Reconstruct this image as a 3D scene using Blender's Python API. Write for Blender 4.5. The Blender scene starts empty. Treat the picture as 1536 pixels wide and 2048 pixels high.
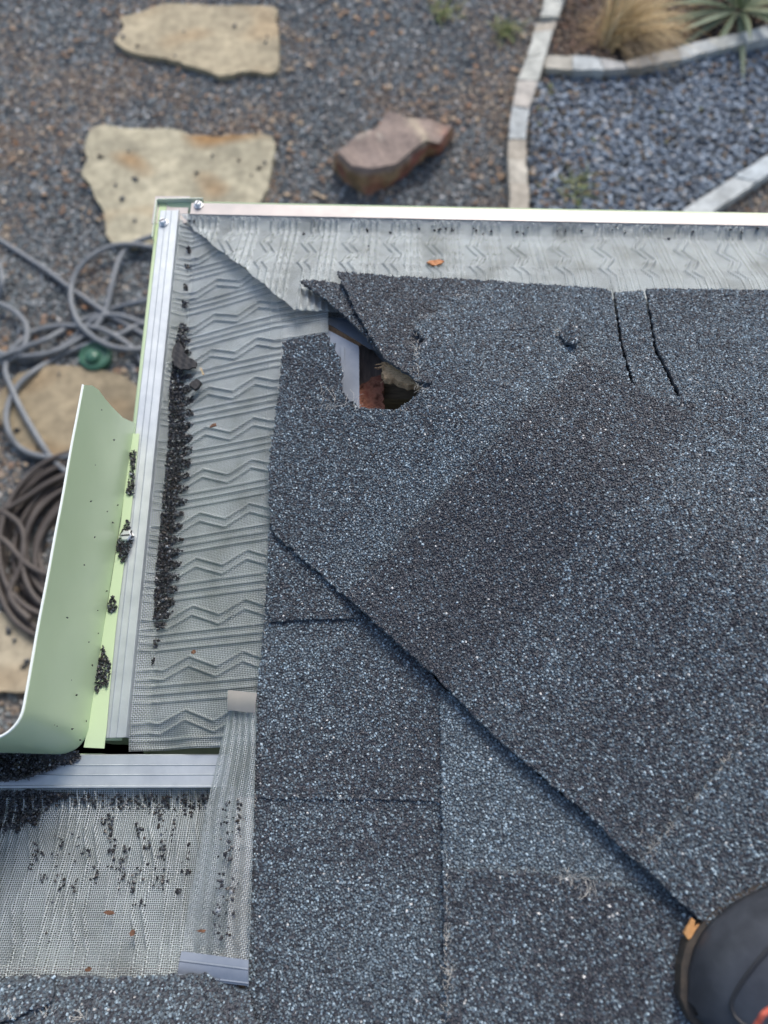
import bpy, bmesh, math, random
import numpy as np
from mathutils import Vector, Matrix, noise
from mathutils.geometry import delaunay_2d_cdt

random.seed(7)
rng = np.random.default_rng(7)
S = bpy.context.scene
COL = S.collection

# ------------------------------------------------------------------ camera, light
PITCH = math.radians(68.0)          # looking steeply down from the roof
CAMH = 0.72                         # camera height above the eave
FPX = 1500.0                        # focal length in photo pixels
cam_d = bpy.data.cameras.new("camera")
cam = bpy.data.objects.new("camera", cam_d)
COL.objects.link(cam)
cam.location = (0, 0, CAMH)
cam.rotation_euler = (math.radians(90) - PITCH, 0, 0)
cam_d.sensor_fit = 'VERTICAL'
cam_d.sensor_height = 34.6
cam_d.lens = FPX / 2048 * 34.6
cam_d.clip_start = 0.01
cam_d.clip_end = 200
cam_d.dof.use_dof = True
cam_d.dof.focus_distance = 0.70
cam_d.dof.aperture_fstop = 3.8
S.camera = cam

w = bpy.data.worlds.new("World")
S.world = w
w.use_nodes = True
nt = w.node_tree
sky = nt.nodes.new("ShaderNodeTexSky")
sky.sky_type = 'NISHITA'
sky.sun_disc = False
SUN_EL, SUN_AZ = math.radians(46), math.radians(16)      # azimuth clockwise from +Y
sky.sun_elevation = SUN_EL
sky.sun_rotation = SUN_AZ
sky.air_density = 1.0
sky.dust_density = 3.0
sky.ozone_density = 1.0
nt.links.new(sky.outputs[0], nt.nodes["Background"].inputs[0])
nt.nodes["Background"].inputs[1].default_value = 0.14
sun_d = bpy.data.lights.new("sun", 'SUN')
sun_d.energy = 1.45
sun_d.angle = math.radians(22)
sun_d.color = (1.0, 0.965, 0.92)
sun = bpy.data.objects.new("sun", sun_d)
COL.objects.link(sun)
sd = Vector((math.sin(SUN_AZ) * math.cos(SUN_EL), math.cos(SUN_AZ) * math.cos(SUN_EL), math.sin(SUN_EL)))
sun.rotation_euler = sd.to_track_quat('Z', 'Y').to_euler()
S.view_settings.view_transform = 'Standard'
S.view_settings.look = 'None'
S.view_settings.gamma = 1.0
S.view_settings.use_curve_mapping = False
S.view_settings.exposure = 0.55

GROUND = -1.5

# ------------------------------------------------------------------ measuring helpers
CP, SP = math.cos(PITCH), math.sin(PITCH)
def ray(px, py):
    u = (px - 768) / FPX; v = (1024 - py) / FPX
    return Vector((u, CP + v * SP, -SP + v * CP))
def at(px, py, z):                                  # the place seen at a photo pixel, on a level plane
    d = ray(px, py); t = (z - CAMH) / d.z
    return Vector((d.x * t, d.y * t, z))
EX, EY, BY, EZ, SL = -0.116, 0.580, -0.126, 0.010, 0.32      # eaves, eave height, roof slope
def zL(x, y): return EZ + SL * (x - EX)
def zT(x, y): return EZ + SL * (EY - y)
def zB(x, y): return EZ + SL * (BY - y)
def zR(x, y):                                       # hip roof, rounded over the hip
    a, b = zL(x, y), zT(x, y); k = 0.018
    h = np.clip(0.5 + 0.5 * (b - a) / k, 0, 1)
    return b * (1 - h) + a * h - k * h * (1 - h)
def on(px, py, f=zR, off=0.0):                      # the place seen at a photo pixel, on a roof surface
    d = ray(px, py); t = CAMH / -d.z
    for _ in range(12):
        x, y = d.x * t, d.y * t
        t = (float(f(x, y)) + off - CAMH) / d.z
    return (d.x * t, d.y * t)

# ------------------------------------------------------------------ object helpers
def link(name, me, parent=None, label=None, cat=None, group=None, kind=None):
    o = bpy.data.objects.new(name, me)
    COL.objects.link(o)
    if parent: o.parent = parent
    if label: o['label'] = label
    if cat: o['category'] = cat
    if group: o['group'] = group
    if kind: o['kind'] = kind
    return o
def empty(name, loc, label, cat, group=None):
    o = link(name, None, None, label, cat, group)
    o.location = loc
    o.empty_display_size = 0.05
    bpy.context.view_layer.update()
    return o
def put(name, me, parent, **k):                     # parent while keeping world-space vertices
    o = link(name, me, parent, **k)
    o.matrix_parent_inverse = parent.matrix_world.inverted()
    bpy.context.view_layer.update()
    return o
def np_mesh(name, V, quads=None, tris=None, mat=None, colors=None, smooth=False, uv=None):
    me = bpy.data.meshes.new(name)
    V = np.asarray(V, dtype=np.float32).reshape(-1, 3)
    nq = 0 if quads is None else len(quads); n3 = 0 if tris is None else len(tris)
    idx = []
    if nq: idx.append(np.asarray(quads, dtype=np.int32).ravel())
    if n3: idx.append(np.asarray(tris, dtype=np.int32).ravel())
    idx = np.concatenate(idx)
    tot = np.concatenate([np.full(nq, 4, np.int32), np.full(n3, 3, np.int32)])
    st = np.concatenate([[0], np.cumsum(tot)[:-1]]).astype(np.int32)
    me.vertices.add(len(V)); me.vertices.foreach_set("co", V.ravel())
    me.loops.add(len(idx)); me.loops.foreach_set("vertex_index", idx)
    me.polygons.add(len(tot)); me.polygons.foreach_set("loop_start", st); me.polygons.foreach_set("loop_total", tot)
    me.update(calc_edges=True)
    me.polygons.foreach_set("use_smooth", np.full(len(tot), smooth, dtype=bool))
    if colors is not None:
        a = me.attributes.new("tint", 'FLOAT_COLOR', 'POINT')
        c = np.ones((len(V), 4), np.float32); c[:, :3] = colors
        a.data.foreach_set("color", c.ravel())
    if uv is not None:
        l = me.uv_layers.new(name="UVMap")
        l.data.foreach_set("uv", np.asarray(uv, np.float32)[idx].ravel())
    if mat: me.materials.append(mat)
    me.validate()
    return me
def bm_mesh(name, bm, mat, smooth=False):
    bmesh.ops.recalc_face_normals(bm, faces=bm.faces)
    me = bpy.data.meshes.new(name); bm.to_mesh(me); bm.free()
    if mat: me.materials.append(mat)
    for p in me.polygons: p.use_smooth = smooth
    return me
def inside(P, poly):
    x, y = P[:, 0], P[:, 1]; r = np.zeros(len(P), bool); n = len(poly)
    for i in range(n):
        x1, y1 = poly[i]; x2, y2 = poly[(i + 1) % n]
        if y1 == y2: continue
        c = ((y1 > y) != (y2 > y)) & (x < (x2 - x1) * (y - y1) / (y2 - y1) + x1)
        r ^= c
    return r
def catmull(pts, n=8, closed=False):
    P = [Vector(p) for p in pts]; out = []
    m = len(P)
    for i in range(m if closed else m - 1):
        if closed: a, b, c, d = P[i - 1], P[i], P[(i + 1) % m], P[(i + 2) % m]
        else: a, b, c, d = P[max(i - 1, 0)], P[i], P[i + 1], P[min(i + 2, m - 1)]
        for k in range(n):
            t = k / n
            out.append(0.5 * ((2 * b) + (c - a) * t + (2 * a - 5 * b + 4 * c - d) * t * t + (3 * b - a - 3 * c + d) * t ** 3))
    if not closed: out.append(P[-1])
    return out
def tube(bm, pts, r, seg=8, taper=None):
    rings = []
    n = len(pts)
    for i, p in enumerate(pts):
        d = (pts[min(i + 1, n - 1)] - pts[max(i - 1, 0)]).normalized()
        s = d.cross(Vector((0, 0, 1)))
        if s.length < 1e-4: s = Vector((1, 0, 0))
        s.normalize(); u = s.cross(d)
        rr = r if taper is None else r * taper(i / (n - 1))
        rings.append([bm.verts.new(p + (s * math.cos(a) + u * math.sin(a)) * rr) for a in [2 * math.pi * k / seg for k in range(seg)]])
    for i in range(n - 1):
        for k in range(seg):
            bm.faces.new((rings[i][k], rings[i][(k + 1) % seg], rings[i + 1][(k + 1) % seg], rings[i + 1][k]))
    bm.faces.new(rings[0][::-1]); bm.faces.new(rings[-1])
def box(bm, c, s, rz=0.0, M=None):
    m = Matrix.Translation(c) @ Matrix.Rotation(rz, 4, 'Z') @ Matrix.Diagonal((*s, 1))
    if M is not None: m = M @ m
    return bmesh.ops.create_cube(bm, size=1, matrix=m)['verts']

# ------------------------------------------------------------------ materials
def mat(name, col=(.5, .5, .5), rough=.6, metal=0.0, spec=.5):
    m = bpy.data.materials.new(name); m.use_nodes = True
    b = m.node_tree.nodes["Principled BSDF"]
    b.inputs["Base Color"].default_value = (*col, 1)
    b.inputs["Roughness"].default_value = rough
    b.inputs["Metallic"].default_value = metal
    b.inputs["Specular IOR Level"].default_value = spec
    return m
def N(m, t, **k):
    n = m.node_tree.nodes.new(t)
    for a, v in k.items():
        if a.startswith('i_'):
            key = a[2:]
            n.inputs[int(key) if key.isdigit() else key].default_value = v
        else: setattr(n, a, v)
    return n
def L(m, a, b): m.node_tree.links.new(a, b)
def math_n(m, op, a, b=None, c=None):
    n = N(m, "ShaderNodeMath", operation=op)
    for i, v in enumerate((a, b, c)):
        if v is None: continue
        if isinstance(v, (int, float)): n.inputs[i].default_value = v
        else: L(m, v, n.inputs[i])
    return n.outputs[0]
def ramp(m, fac, stops):
    r = N(m, "ShaderNodeValToRGB"); e = r.color_ramp.elements
    while len(e) < len(stops): e.new(.5)
    for x, (p, c) in zip(e, stops): x.position = p; x.color = (*c, 1)
    L(m, fac, r.inputs[0]); return r.outputs[0]
def bsdf(m): return m.node_tree.nodes["Principled BSDF"]
def noise_n(m, scale, detail=5, rough=.55, vec=None, dist=0.0):
    n = N(m, "ShaderNodeTexNoise"); n.inputs["Scale"].default_value = scale
    n.inputs["Detail"].default_value = detail; n.inputs["Roughness"].default_value = rough
    n.inputs["Distortion"].default_value = dist
    if vec is None:
        tc = N(m, "ShaderNodeTexCoord"); vec = tc.outputs["Object"]
    L(m, vec, n.inputs["Vector"]); return n.outputs["Fac"]
def bump(m, h, strength=.3, dist=.01):
    b = N(m, "ShaderNodeBump"); b.inputs["Strength"].default_value = strength; b.inputs["Distance"].default_value = dist
    L(m, h, b.inputs["Height"]); L(m, b.outputs[0], bsdf(m).inputs["Normal"])
def tinted(name, rough, spec=.5, var=0.0, bs=0.0, bscale=200):
    m = mat(name, rough=rough, spec=spec)
    a = N(m, "ShaderNodeAttribute", attribute_name="tint")
    out = a.outputs["Color"]
    if var:
        f = noise_n(m, bscale, 4)
        mx = N(m, "ShaderNodeMix", data_type='RGBA', blend_type='MULTIPLY'); mx.inputs[0].default_value = var
        L(m, out, mx.inputs[6]); L(m, ramp(m, f, [(.3, (.35, .35, .35)), (.7, (1.3, 1.3, 1.3))]), mx.inputs[7])
        out = mx.outputs[2]
        if bs: bump(m, f, bs, .002)
    L(m, out, bsdf(m).inputs["Base Color"])
    return m
M_GRAN = tinted("granule_coating", .55, .45)
M_LOOSE = tinted("loose_granule", .42, .6)
M_GRAVEL = tinted("gravel_stone", .7, .4)
M_PEBBLE = tinted("pebble_stone", .55, .45, .5, .0, 60)

def worn(name, c1, c2, scale, rough, bs=.3, c3=None, metal=0, dist=.005, detail=6, stretch=None):
    m = mat(name, c1, rough, metal)
    vec = None
    if stretch:
        tc = N(m, "ShaderNodeTexCoord"); mp = N(m, "ShaderNodeMapping"); mp.inputs["Scale"].default_value = stretch
        L(m, tc.outputs["Object"], mp.inputs[0]); vec = mp.outputs[0]
    f = noise_n(m, scale, detail, .6, vec)
    st = [(.32, c1), (.68, c2)] if c3 is None else [(.3, c1), (.5, c2), (.68, c3)]
    L(m, ramp(m, f, st), bsdf(m).inputs["Base Color"])
    if bs: bump(m, f, bs, dist)
    return m
M_ALU = worn("mill_aluminium", (.46, .5, .52), (.58, .62, .63), 14, .42, .03, metal=.6, dist=.001, stretch=(3, 3, 3))
M_ALUW = worn("pink_sheen_aluminium", (.36, .345, .335), (.5, .455, .43), 16, .5, .03, metal=.4, dist=.001)  # a pinkish reflection is put into the base colour
M_GREEN = worn("sage_green_paint", (.47, .59, .355), (.53, .65, .41), 6, .33, .02, dist=.001)
M_GREENI = worn("shaded_gutter_green", (.07, .11, .07), (.15, .2, .13), 15, .5, .05)  # the same green with the trough's shade put into the colour
M_EDGEW = mat("cut_sheet_edge", (.8, .85, .8), .4)
M_ZINC = mat("zinc_screw", (.75, .77, .78), .3, .7)
M_DRIP = worn("grey_drip_edge_metal", (.2, .235, .29), (.3, .335, .39), 25, .5, .06, metal=.25, dist=.001)
M_OSB = worn("strand_board", (.3, .15, .07), (.74, .52, .3), 220, .85, .8, c3=(.6, .37, .19), stretch=(1, 3, 1))
M_WOODD = worn("old_grey_wood", (.12, .095, .08), (.27, .215, .18), 30, .8, .4, stretch=(6, 1, 6))
M_RUST = worn("rotted_red_wood", (.14, .05, .03), (.5, .22, .14), 120, .9, .9, c3=(.38, .13, .085))
M_DARK = mat("hole_shade_black", (.012, .011, .01), .9)  # near-black: the shade inside the hole is put into the colour
M_FLAG = worn("sandstone_slab", (.3, .24, .14), (.46, .39, .25), 5, .85, .5, c3=(.5, .44, .31), dist=.01, detail=9)
M_HOSE = worn("grey_hose_rubber", (.15, .165, .178), (.2, .218, .232), 20, .5, .05)
M_HOSEB = worn("brown_hose_rubber", (.05, .042, .038), (.1, .085, .075), 14, .55, .05)
M_BLACK = worn("black_rubber", (.018, .019, .022), (.035, .036, .04), 40, .5, .1)
M_VALVE = worn("green_plastic", (.03, .1, .065), (.06, .17, .11), 30, .35, .1)
M_SIDING = worn("grey_siding_paint", (.3, .32, .32), (.36, .38, .38), 6, .6, .1)
M_CHIP = worn("orange_wood_chip", (.38, .14, .05), (.62, .3, .14), 120, .8, .4)
M_STRAW = mat("straw", (.55, .42, .24), .7)
M_LEAFB = worn("dry_brown_leaf", (.09, .045, .025), (.22, .11, .06), 200, .8, .3)
M_ASPH = worn("asphalt_felt", (.016, .016, .018), (.03, .03, .032), 300, .75, .5, dist=.001)
M_FIB = mat("glass_fibre", (.62, .6, .54), .6)
M_FELT = worn("worn_field_shingle", (.032, .034, .041), (.16, .19, .215), 330, .75, .6, c3=(.06, .066, .077), dist=.002, detail=3)

M_COAT = worn("shingle_base_coat", (.018, .019, .023), (.085, .1, .115), 330, .75, .5, c3=(.03, .033, .039), dist=.002, detail=3)

# woven stainless mesh: wires over and under each other, open between them
def mesh_mat(pitch):
    m = mat("woven_steel_mesh", (.6, .655, .66), .4, .6)
    uv = N(m, "ShaderNodeUVMap"); sx = N(m, "ShaderNodeSeparateXYZ"); L(m, uv.outputs[0], sx.inputs[0])
    ax = math_n(m, 'MULTIPLY', sx.outputs[0], 1 / pitch); ay = math_n(m, 'MULTIPLY', sx.outputs[1], 1 / pitch)
    def wire(a):
        f = math_n(m, 'FRACT', a); d = math_n(m, 'ABSOLUTE', math_n(m, 'SUBTRACT', f, .5))       # 0 at the wire's middle
        q = math_n(m, 'DIVIDE', d, .195)
        prof = math_n(m, 'SQRT', math_n(m, 'MAXIMUM', math_n(m, 'SUBTRACT', 1.0, math_n(m, 'MULTIPLY', q, q)), 0.0))
        return prof, math_n(m, 'LESS_THAN', q, 1.0)
    px_, mx_ = wire(ax); py_, my_ = wire(ay)
    # parity of the crossing decides which wire rides on top
    par = math_n(m, 'SINE', math_n(m, 'MULTIPLY', math_n(m, 'ADD', ay, math_n(m, 'FLOOR', ax)), math.pi))
    par2 = math_n(m, 'SINE', math_n(m, 'MULTIPLY', math_n(m, 'ADD', ax, math_n(m, 'FLOOR', ay)), math.pi))
    hx = math_n(m, 'MULTIPLY', px_, math_n(m, 'MULTIPLY_ADD', par, .35, .65))
    hy = math_n(m, 'MULTIPLY', py_, math_n(m, 'MULTIPLY_ADD', par2, -.35, .65))
    h = math_n(m, 'MAXIMUM', hx, hy)
    bump(m, h, 1.0, pitch * .4)
    dirt = noise_n(m, 22, 5, .6)
    L(m, ramp(m, dirt, [(.3, (.39, .425, .42)), (.5, (.54, .59, .6)), (.72, (.63, .69, .7))]), bsdf(m).inputs['Base Color'])
    L(m, math_n(m, 'MULTIPLY_ADD', dirt, .35, .22), bsdf(m).inputs['Roughness'])
    alpha = math_n(m, 'MAXIMUM', mx_, my_)
    L(m, alpha, bsdf(m).inputs["Alpha"])
    return m
M_MESH = mesh_mat(.00175)

# ------------------------------------------------------------------ ground
gm = worn("gravelly_soil", (.05, .053, .058), (.24, .22, .2), 75, .95, .7, c3=(.11, .11, .12), dist=.02)
bm = bmesh.new()
vs = [bm.verts.new((x, y, GROUND)) for x, y in ((-40, -40), (40, -40), (40, 40), (-40, 40))]
bm.faces.new(vs)
link("ground", bm_mesh("ground", bm, gm), kind='structure')

# stone edging outlines (photo pixels -> ground)
E1 = [((1098, -60), (1150, -60)), ((1089, 0), (1127, 0)), ((1081, 33), (1118, 33)), ((1067, 64), (1106, 60)), ((1054, 114), (1092, 107)), ((1034, 160), (1076, 160)),
      ((1024, 212), (1058, 217)), ((1018, 276), (1052, 276)), ((1016, 318), (1052, 318)), ((1018, 366), (1056, 366)), ((1021, 440), (1060, 440)), ((1028, 540), (1068, 540))]
E2 = [((1092, 112), (1089, 136)), ((1147, 111), (1147, 138)), ((1200, 116), (1208, 140)), ((1248, 125), (1258, 136)), ((1300, 109), (1310, 129)), ((1356, 94), (1364, 117)),
      ((1414, 79), (1440, 97)), ((1487, 64), (1495, 86)), ((1560, 43), (1565, 70)), ((1640, 20), (1645, 46))]
E3 = [((1330, 444), (1392, 446)), ((1400, 398), (1455, 404)), ((1470, 352), (1516, 362)), ((1536, 309), (1585, 315)), ((1640, 242), (1680, 252))]
def gpt(p, z=GROUND): v = at(p[0], p[1], z); return (v.x, v.y)
def ring(E): return [gpt(a) for a, b in E] + [gpt(b) for a, b in E[::-1]]
edge_polys = [ring(E1), ring(E2), ring(E3)]
FLAGS = [
    [(285, 22), (335, 6), (425, 12), (548, 14), (549, 40), (556, 66), (553, 142), (497, 140), (448, 151), (420, 143), (382, 132), (330, 116), (262, 103), (230, 80), (247, 52), (243, 34)],
    [(190, 251), (262, 256), (352, 258), (380, 270), (450, 272), (545, 271), (541, 340), (525, 395), (490, 430), (430, 450), (350, 470), (300, 486), (222, 484), (206, 425), (178, 368), (164, 346), (174, 320), (171, 288)],
    [(34, 752), (60, 738), (112, 731), (200, 738), (270, 768), (330, 850), (300, 900), (232, 922), (130, 925), (70, 908), (26, 882), (2, 842), (-4, 800), (12, 770)],
    [(-120, 1235), (0, 1226), (62, 1236), (120, 1262), (150, 1310), (125, 1368), (60, 1382), (-30, 1383), (-140, 1370)],
]
flag_polys = [[gpt(p, GROUND + .03) for p in f] for f in FLAGS]
pebble_px = [(1060, 225), (1078, 165), (1092, 140), (1250, 142), (1365, 120), (1495, 90), (1640, 50), (1660, 235), (1536, 306), (1360, 424), (1320, 470), (1066, 480), (1056, 318)]
pebble_poly = [gpt(p) for p in pebble_px]
bed_poly = [gpt(p) for p in [(1130, -120), (1118, 40), (1094, 110), (1250, 124), (1414, 79), (1640, 18), (1700, -120)]]

def rocks(P, size, flat, cols, seed, base=GROUND, sub=0):
    # many small stones in one mesh: jittered octahedra
    r = np.random.default_rng(seed); n = len(P)
    O = np.array([[1, 0, 0], [0, 1, 0], [-1, 0, 0], [0, -1, 0], [0, 0, 1], [0, 0, -1]], float)
    F = np.array([[0, 1, 4], [1, 2, 4], [2, 3, 4], [3, 0, 4], [1, 0, 5], [2, 1, 5], [3, 2, 5], [0, 3, 5]])
    V = O[None] * (1 + r.uniform(-.3, .3, (n, 6, 1))) + r.uniform(-.22, .22, (n, 6, 3))
    size = size * r.choice([.7, 1.0, 1.25], n, p=[.3, .5, .2])
    V *= np.stack([size * r.uniform(.75, 1.3, n), size * r.uniform(.6, 1.0, n), size * flat * r.uniform(.7, 1.2, n)], 1)[:, None]
    a = r.uniform(0, 2 * np.pi, n); t = r.normal(0, .35, n)
    c, s_ = np.cos(t)[:, None], np.sin(t)[:, None]
    x, z = V[..., 0] * c - V[..., 2] * s_, V[..., 0] * s_ + V[..., 2] * c; V[..., 0], V[..., 2] = x, z
    c, s_ = np.cos(a)[:, None], np.sin(a)[:, None]
    x, y = V[..., 0] * c - V[..., 1] * s_, V[..., 0] * s_ + V[..., 1] * c; V[..., 0], V[..., 1] = x, y
    V += P[:, None]
    return V.reshape(-1, 3), (F[None] + (np.arange(n) * 6)[:, None, None]).reshape(-1, 3), np.repeat(cols, 6, 0)
def palette(n, choices, probs, r, jit=.25):
    k = r.choice(len(choices), n, p=np.array(probs) / sum(probs))
    return np.array(choices)[k] * r.uniform(1 - jit, 1 + jit, (n, 1))
def grid_points(x0, x1, y0, y1, sp, r, jit=.45):
    gx, gy = np.meshgrid(np.arange(x0, x1, sp), np.arange(y0, y1, sp * .87))
    gx = gx + (np.arange(gx.shape[0]) % 2)[:, None] * sp * .5
    P = np.stack([gx.ravel(), gy.ravel()], 1)
    return P + r.uniform(-jit, jit, P.shape) * sp
def vnoise(P, sc, seed=0): return np.array([noise.noise((p[0] * sc, p[1] * sc, seed * 7.3)) for p in P])

r = np.random.default_rng(3)
P = grid_points(-1.95, 1.95, .0, 3.7, .0124, r)
lim = np.abs(P[:, 0]) < .55 * (P[:, 1] * CP + 2.22 * SP) + .12
P = P[lim & ~((P[:, 0] > -.45) & (P[:, 1] < 1.55))]
m_ok = ~inside(P, pebble_poly) & ~inside(P, bed_poly)
for ep in edge_polys: m_ok &= ~inside(P, ep)
for fp in flag_polys: m_ok &= ~inside(P, fp)
P = P[m_ok]
br = vnoise(P, 2.2, 1) * .8 + vnoise(P, 6, 2) * .6 + .12 * np.clip(P[:, 1] - 1.9, 0, 1) + np.clip((P[:, 0] + .05) * .6, -.08, .4) * np.clip((P[:, 1] - .8) / .8, .3, 1) + np.where(P[:, 0] > .45, .1, 0)
grav = palette(len(P), [(.125, .148, .157), (.21, .24, .25), (.34, .365, .37), (.068, .078, .082), (.55, .55, .53)], [.34, .32, .16, .14, .035], r)
brown = palette(len(P), [(.3, .24, .185), (.2, .165, .135), (.46, .39, .3), (.28, .185, .115), (.18, .18, .182)], [.32, .28, .2, .06, .2], r)
pick = r.uniform(0, 1, len(P)) < np.clip(.13 + br * 1.4, .05, .88)
cols = np.where(pick[:, None], brown, grav)
P3 = np.column_stack([P, GROUND + .002 + r.uniform(0, .005, len(P))])
V, F, C = rocks(P3, .0083, .6, cols, 5)
link("gravel", np_mesh("gravel", V, tris=F, mat=M_GRAVEL, colors=C), kind='stuff', label="dark blue grey gravel mixed with brown leaf litter around the flagstones", cat="gravel")

# brown mulch in the planting bed
P = grid_points(.5, 1.95, 2.3, 4.3, .016, r); P = P[inside(P, bed_poly)]
cols = palette(len(P), [(.15, .1, .07), (.09, .06, .045), (.25, .19, .13), (.07, .07, .075), (.2, .12, .08)], [.3, .25, .2, .15, .1], r)
V, F, C = rocks(np.column_stack([P, GROUND + .004 + r.uniform(0, .012, len(P))]), .012, .5, cols, 6)
link("mulch", np_mesh("mulch", V, tris=F, mat=M_GRAVEL, colors=C), kind='stuff', label="brown bark mulch in the planting bed beyond the stone edging", cat="mulch")

# pebbles inside the edging
bm = bmesh.new(); bmesh.ops.create_icosphere(bm, subdivisions=2, radius=1)
IV = np.array([v.co[:] for v in bm.verts]); IF = np.array([[v.index for v in f.verts] for f in bm.faces]); bm.free()
P = grid_points(.2, 1.95, 1.0, 3.2, .0185, r, .36); P = P[inside(P, pebble_poly)]
n = len(P)
sz = np.stack([r.uniform(.0085, .0145, n), r.uniform(.0075, .012, n), r.uniform(.006, .009, n)], 1)
a = r.uniform(0, 2 * np.pi, n); tl = r.normal(0, .3, n)
V = IV[None] * sz[:, None] * (1 + .12 * np.sin(IV[None, :, :1] * 3 + r.uniform(0, 6, (n, 1, 1))))
c, s_ = np.cos(tl)[:, None], np.sin(tl)[:, None]
x, z = V[..., 0] * c - V[..., 2] * s_, V[..., 0] * s_ + V[..., 2] * c; V[..., 0], V[..., 2] = x, z
c, s_ = np.cos(a)[:, None], np.sin(a)[:, None]
x, y = V[..., 0] * c - V[..., 1] * s_, V[..., 0] * s_ + V[..., 1] * c; V[..., 0], V[..., 1] = x, y
V += np.column_stack([P, GROUND + .008 + r.uniform(0, .012, n)])[:, None]
cols = palette(n, [(.12, .155, .2), (.185, .235, .29), (.07, .088, .105), (.29, .35, .41), (.2, .16, .12), (.45, .46, .46)], [.3, .3, .14, .18, .05, .03], r)
F = (IF[None] + (np.arange(n) * len(IV))[:, None, None]).reshape(-1, 3)
link("pebbles", np_mesh("pebbles", V.reshape(-1, 3), tris=F, mat=M_PEBBLE, colors=np.repeat(cols, len(IV), 0), smooth=True), kind='stuff', label="smooth blue grey river pebbles filling the bed inside the stone edging", cat="pebbles")
# debris between the pebbles
P = grid_points(.2, 1.95, 1.0, 3.2, .03, r); P = P[inside(P, pebble_poly)]
left = np.exp(-((P[:, 0] - .45) / .35) ** 2)
P = P[r.uniform(0, 1, len(P)) < .16 + .5 * left]
cols = palette(len(P), [(.16, .1, .06), (.1, .08, .05), (.26, .19, .12), (.13, .14, .05)], [.4, .3, .2, .1], r)
V, F, C = rocks(np.column_stack([P, GROUND + .021 + r.uniform(0, .006, len(P))]), .011, .3, cols, 9)
link("leaf_litter", np_mesh("leaf_litter", V, tris=F, mat=M_GRAVEL, colors=C), kind='stuff', label="brown bits of dry leaf scattered over the pebbles", cat="leaf litter")
# brown needles and leaf flakes over the gravel
P = np.column_stack([r.uniform(-1.6, .62, 2600), r.uniform(.1, 3.5, 2600)])
ok = (vnoise(P, 3, 4) + r.normal(0, .25, len(P)) > -.05)
for fp in flag_polys: ok &= ~inside(P, fp)
P = P[ok]
cols = palette(len(P), [(.24, .16, .1), (.17, .115, .08), (.36, .28, .19), (.28, .16, .09)], [.3, .4, .24, .06], r)
V, F, C = rocks(np.column_stack([P, np.full(len(P), GROUND + .016)]), .013, .18, cols, 12)
V = V.reshape(-1, 6, 3)
link("fallen_leaves", np_mesh("fallen_leaves", V.reshape(-1, 3), tris=F, mat=M_GRAVEL, colors=C), kind='stuff', label="small dry brown leaf flakes lying over the dark gravel", cat="leaf litter")

# ------------------------------------------------------------------ generic slab / sheet
def densify(poly, step, jit, seed=1):
    rr = random.Random(seed); out = []
    n = len(poly)
    for i in range(n):
        a = Vector(poly[i]); b = Vector(poly[(i + 1) % n]); d = b - a
        k = max(1, int(d.length / step)); nn = Vector((-d.y, d.x)).normalized() if d.length > 0 else Vector((0, 0))
        for j in range(k):
            p = a + d * (j / k)
            out.append(p + nn * (rr.uniform(-jit, jit) if jit else 0))
    return out
def cdt_fill(poly, grid, seed=1):
    pts = [Vector((p[0], p[1])) for p in poly]; n = len(pts)
    A = np.array([(p.x, p.y) for p in pts])
    rr = np.random.default_rng(seed)
    G = grid_points(A[:, 0].min(), A[:, 0].max(), A[:, 1].min(), A[:, 1].max(), grid, rr, .15)
    if len(G): G = G[inside(G, [(p.x, p.y) for p in pts])]
    allp = pts + [Vector((float(g[0]), float(g[1]))) for g in G]
    v, e, f, *_ = delaunay_2d_cdt(allp, [(i, (i + 1) % n) for i in range(n)], [], 1, 1e-6)
    return np.array([(p.x, p.y) for p in v]), [tuple(q) for q in f]
def slab(poly, grid, ztop, thick, seed=1):
    """solid sheet: top follows ztop(x,y), underside `thick` below; returns V, tris (top first)"""
    P2, F = cdt_fill(poly, grid, seed)
    F = [f for f in F if len(f) == 3]
    F = np.array(F)
    a, b, c = P2[F[:, 0]], P2[F[:, 1]], P2[F[:, 2]]
    cr = (b[:, 0] - a[:, 0]) * (c[:, 1] - a[:, 1]) - (b[:, 1] - a[:, 1]) * (c[:, 0] - a[:, 0])
    F[cr < 0] = F[cr < 0][:, ::-1]
    F = F[np.abs(cr) > 1e-12]
    n = len(P2)
    zt = np.asarray(ztop(P2[:, 0], P2[:, 1]), float) + np.zeros(n)
    V = np.vstack([np.column_stack([P2, zt]), np.column_stack([P2, zt - thick])])
    cnt = {}
    for f in F:
        for i in range(3):
            e = (int(f[i]), int(f[(i + 1) % 3]))
            if (e[1], e[0]) in cnt: del cnt[(e[1], e[0])]
            else: cnt[e] = 1
    side = [(e[1], e[0], e[0] + n) for e in cnt] + [(e[1], e[0] + n, e[1] + n) for e in cnt]
    T = np.vstack([F, F[:, ::-1] + n, np.array(side)])
    return V, T, n

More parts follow.
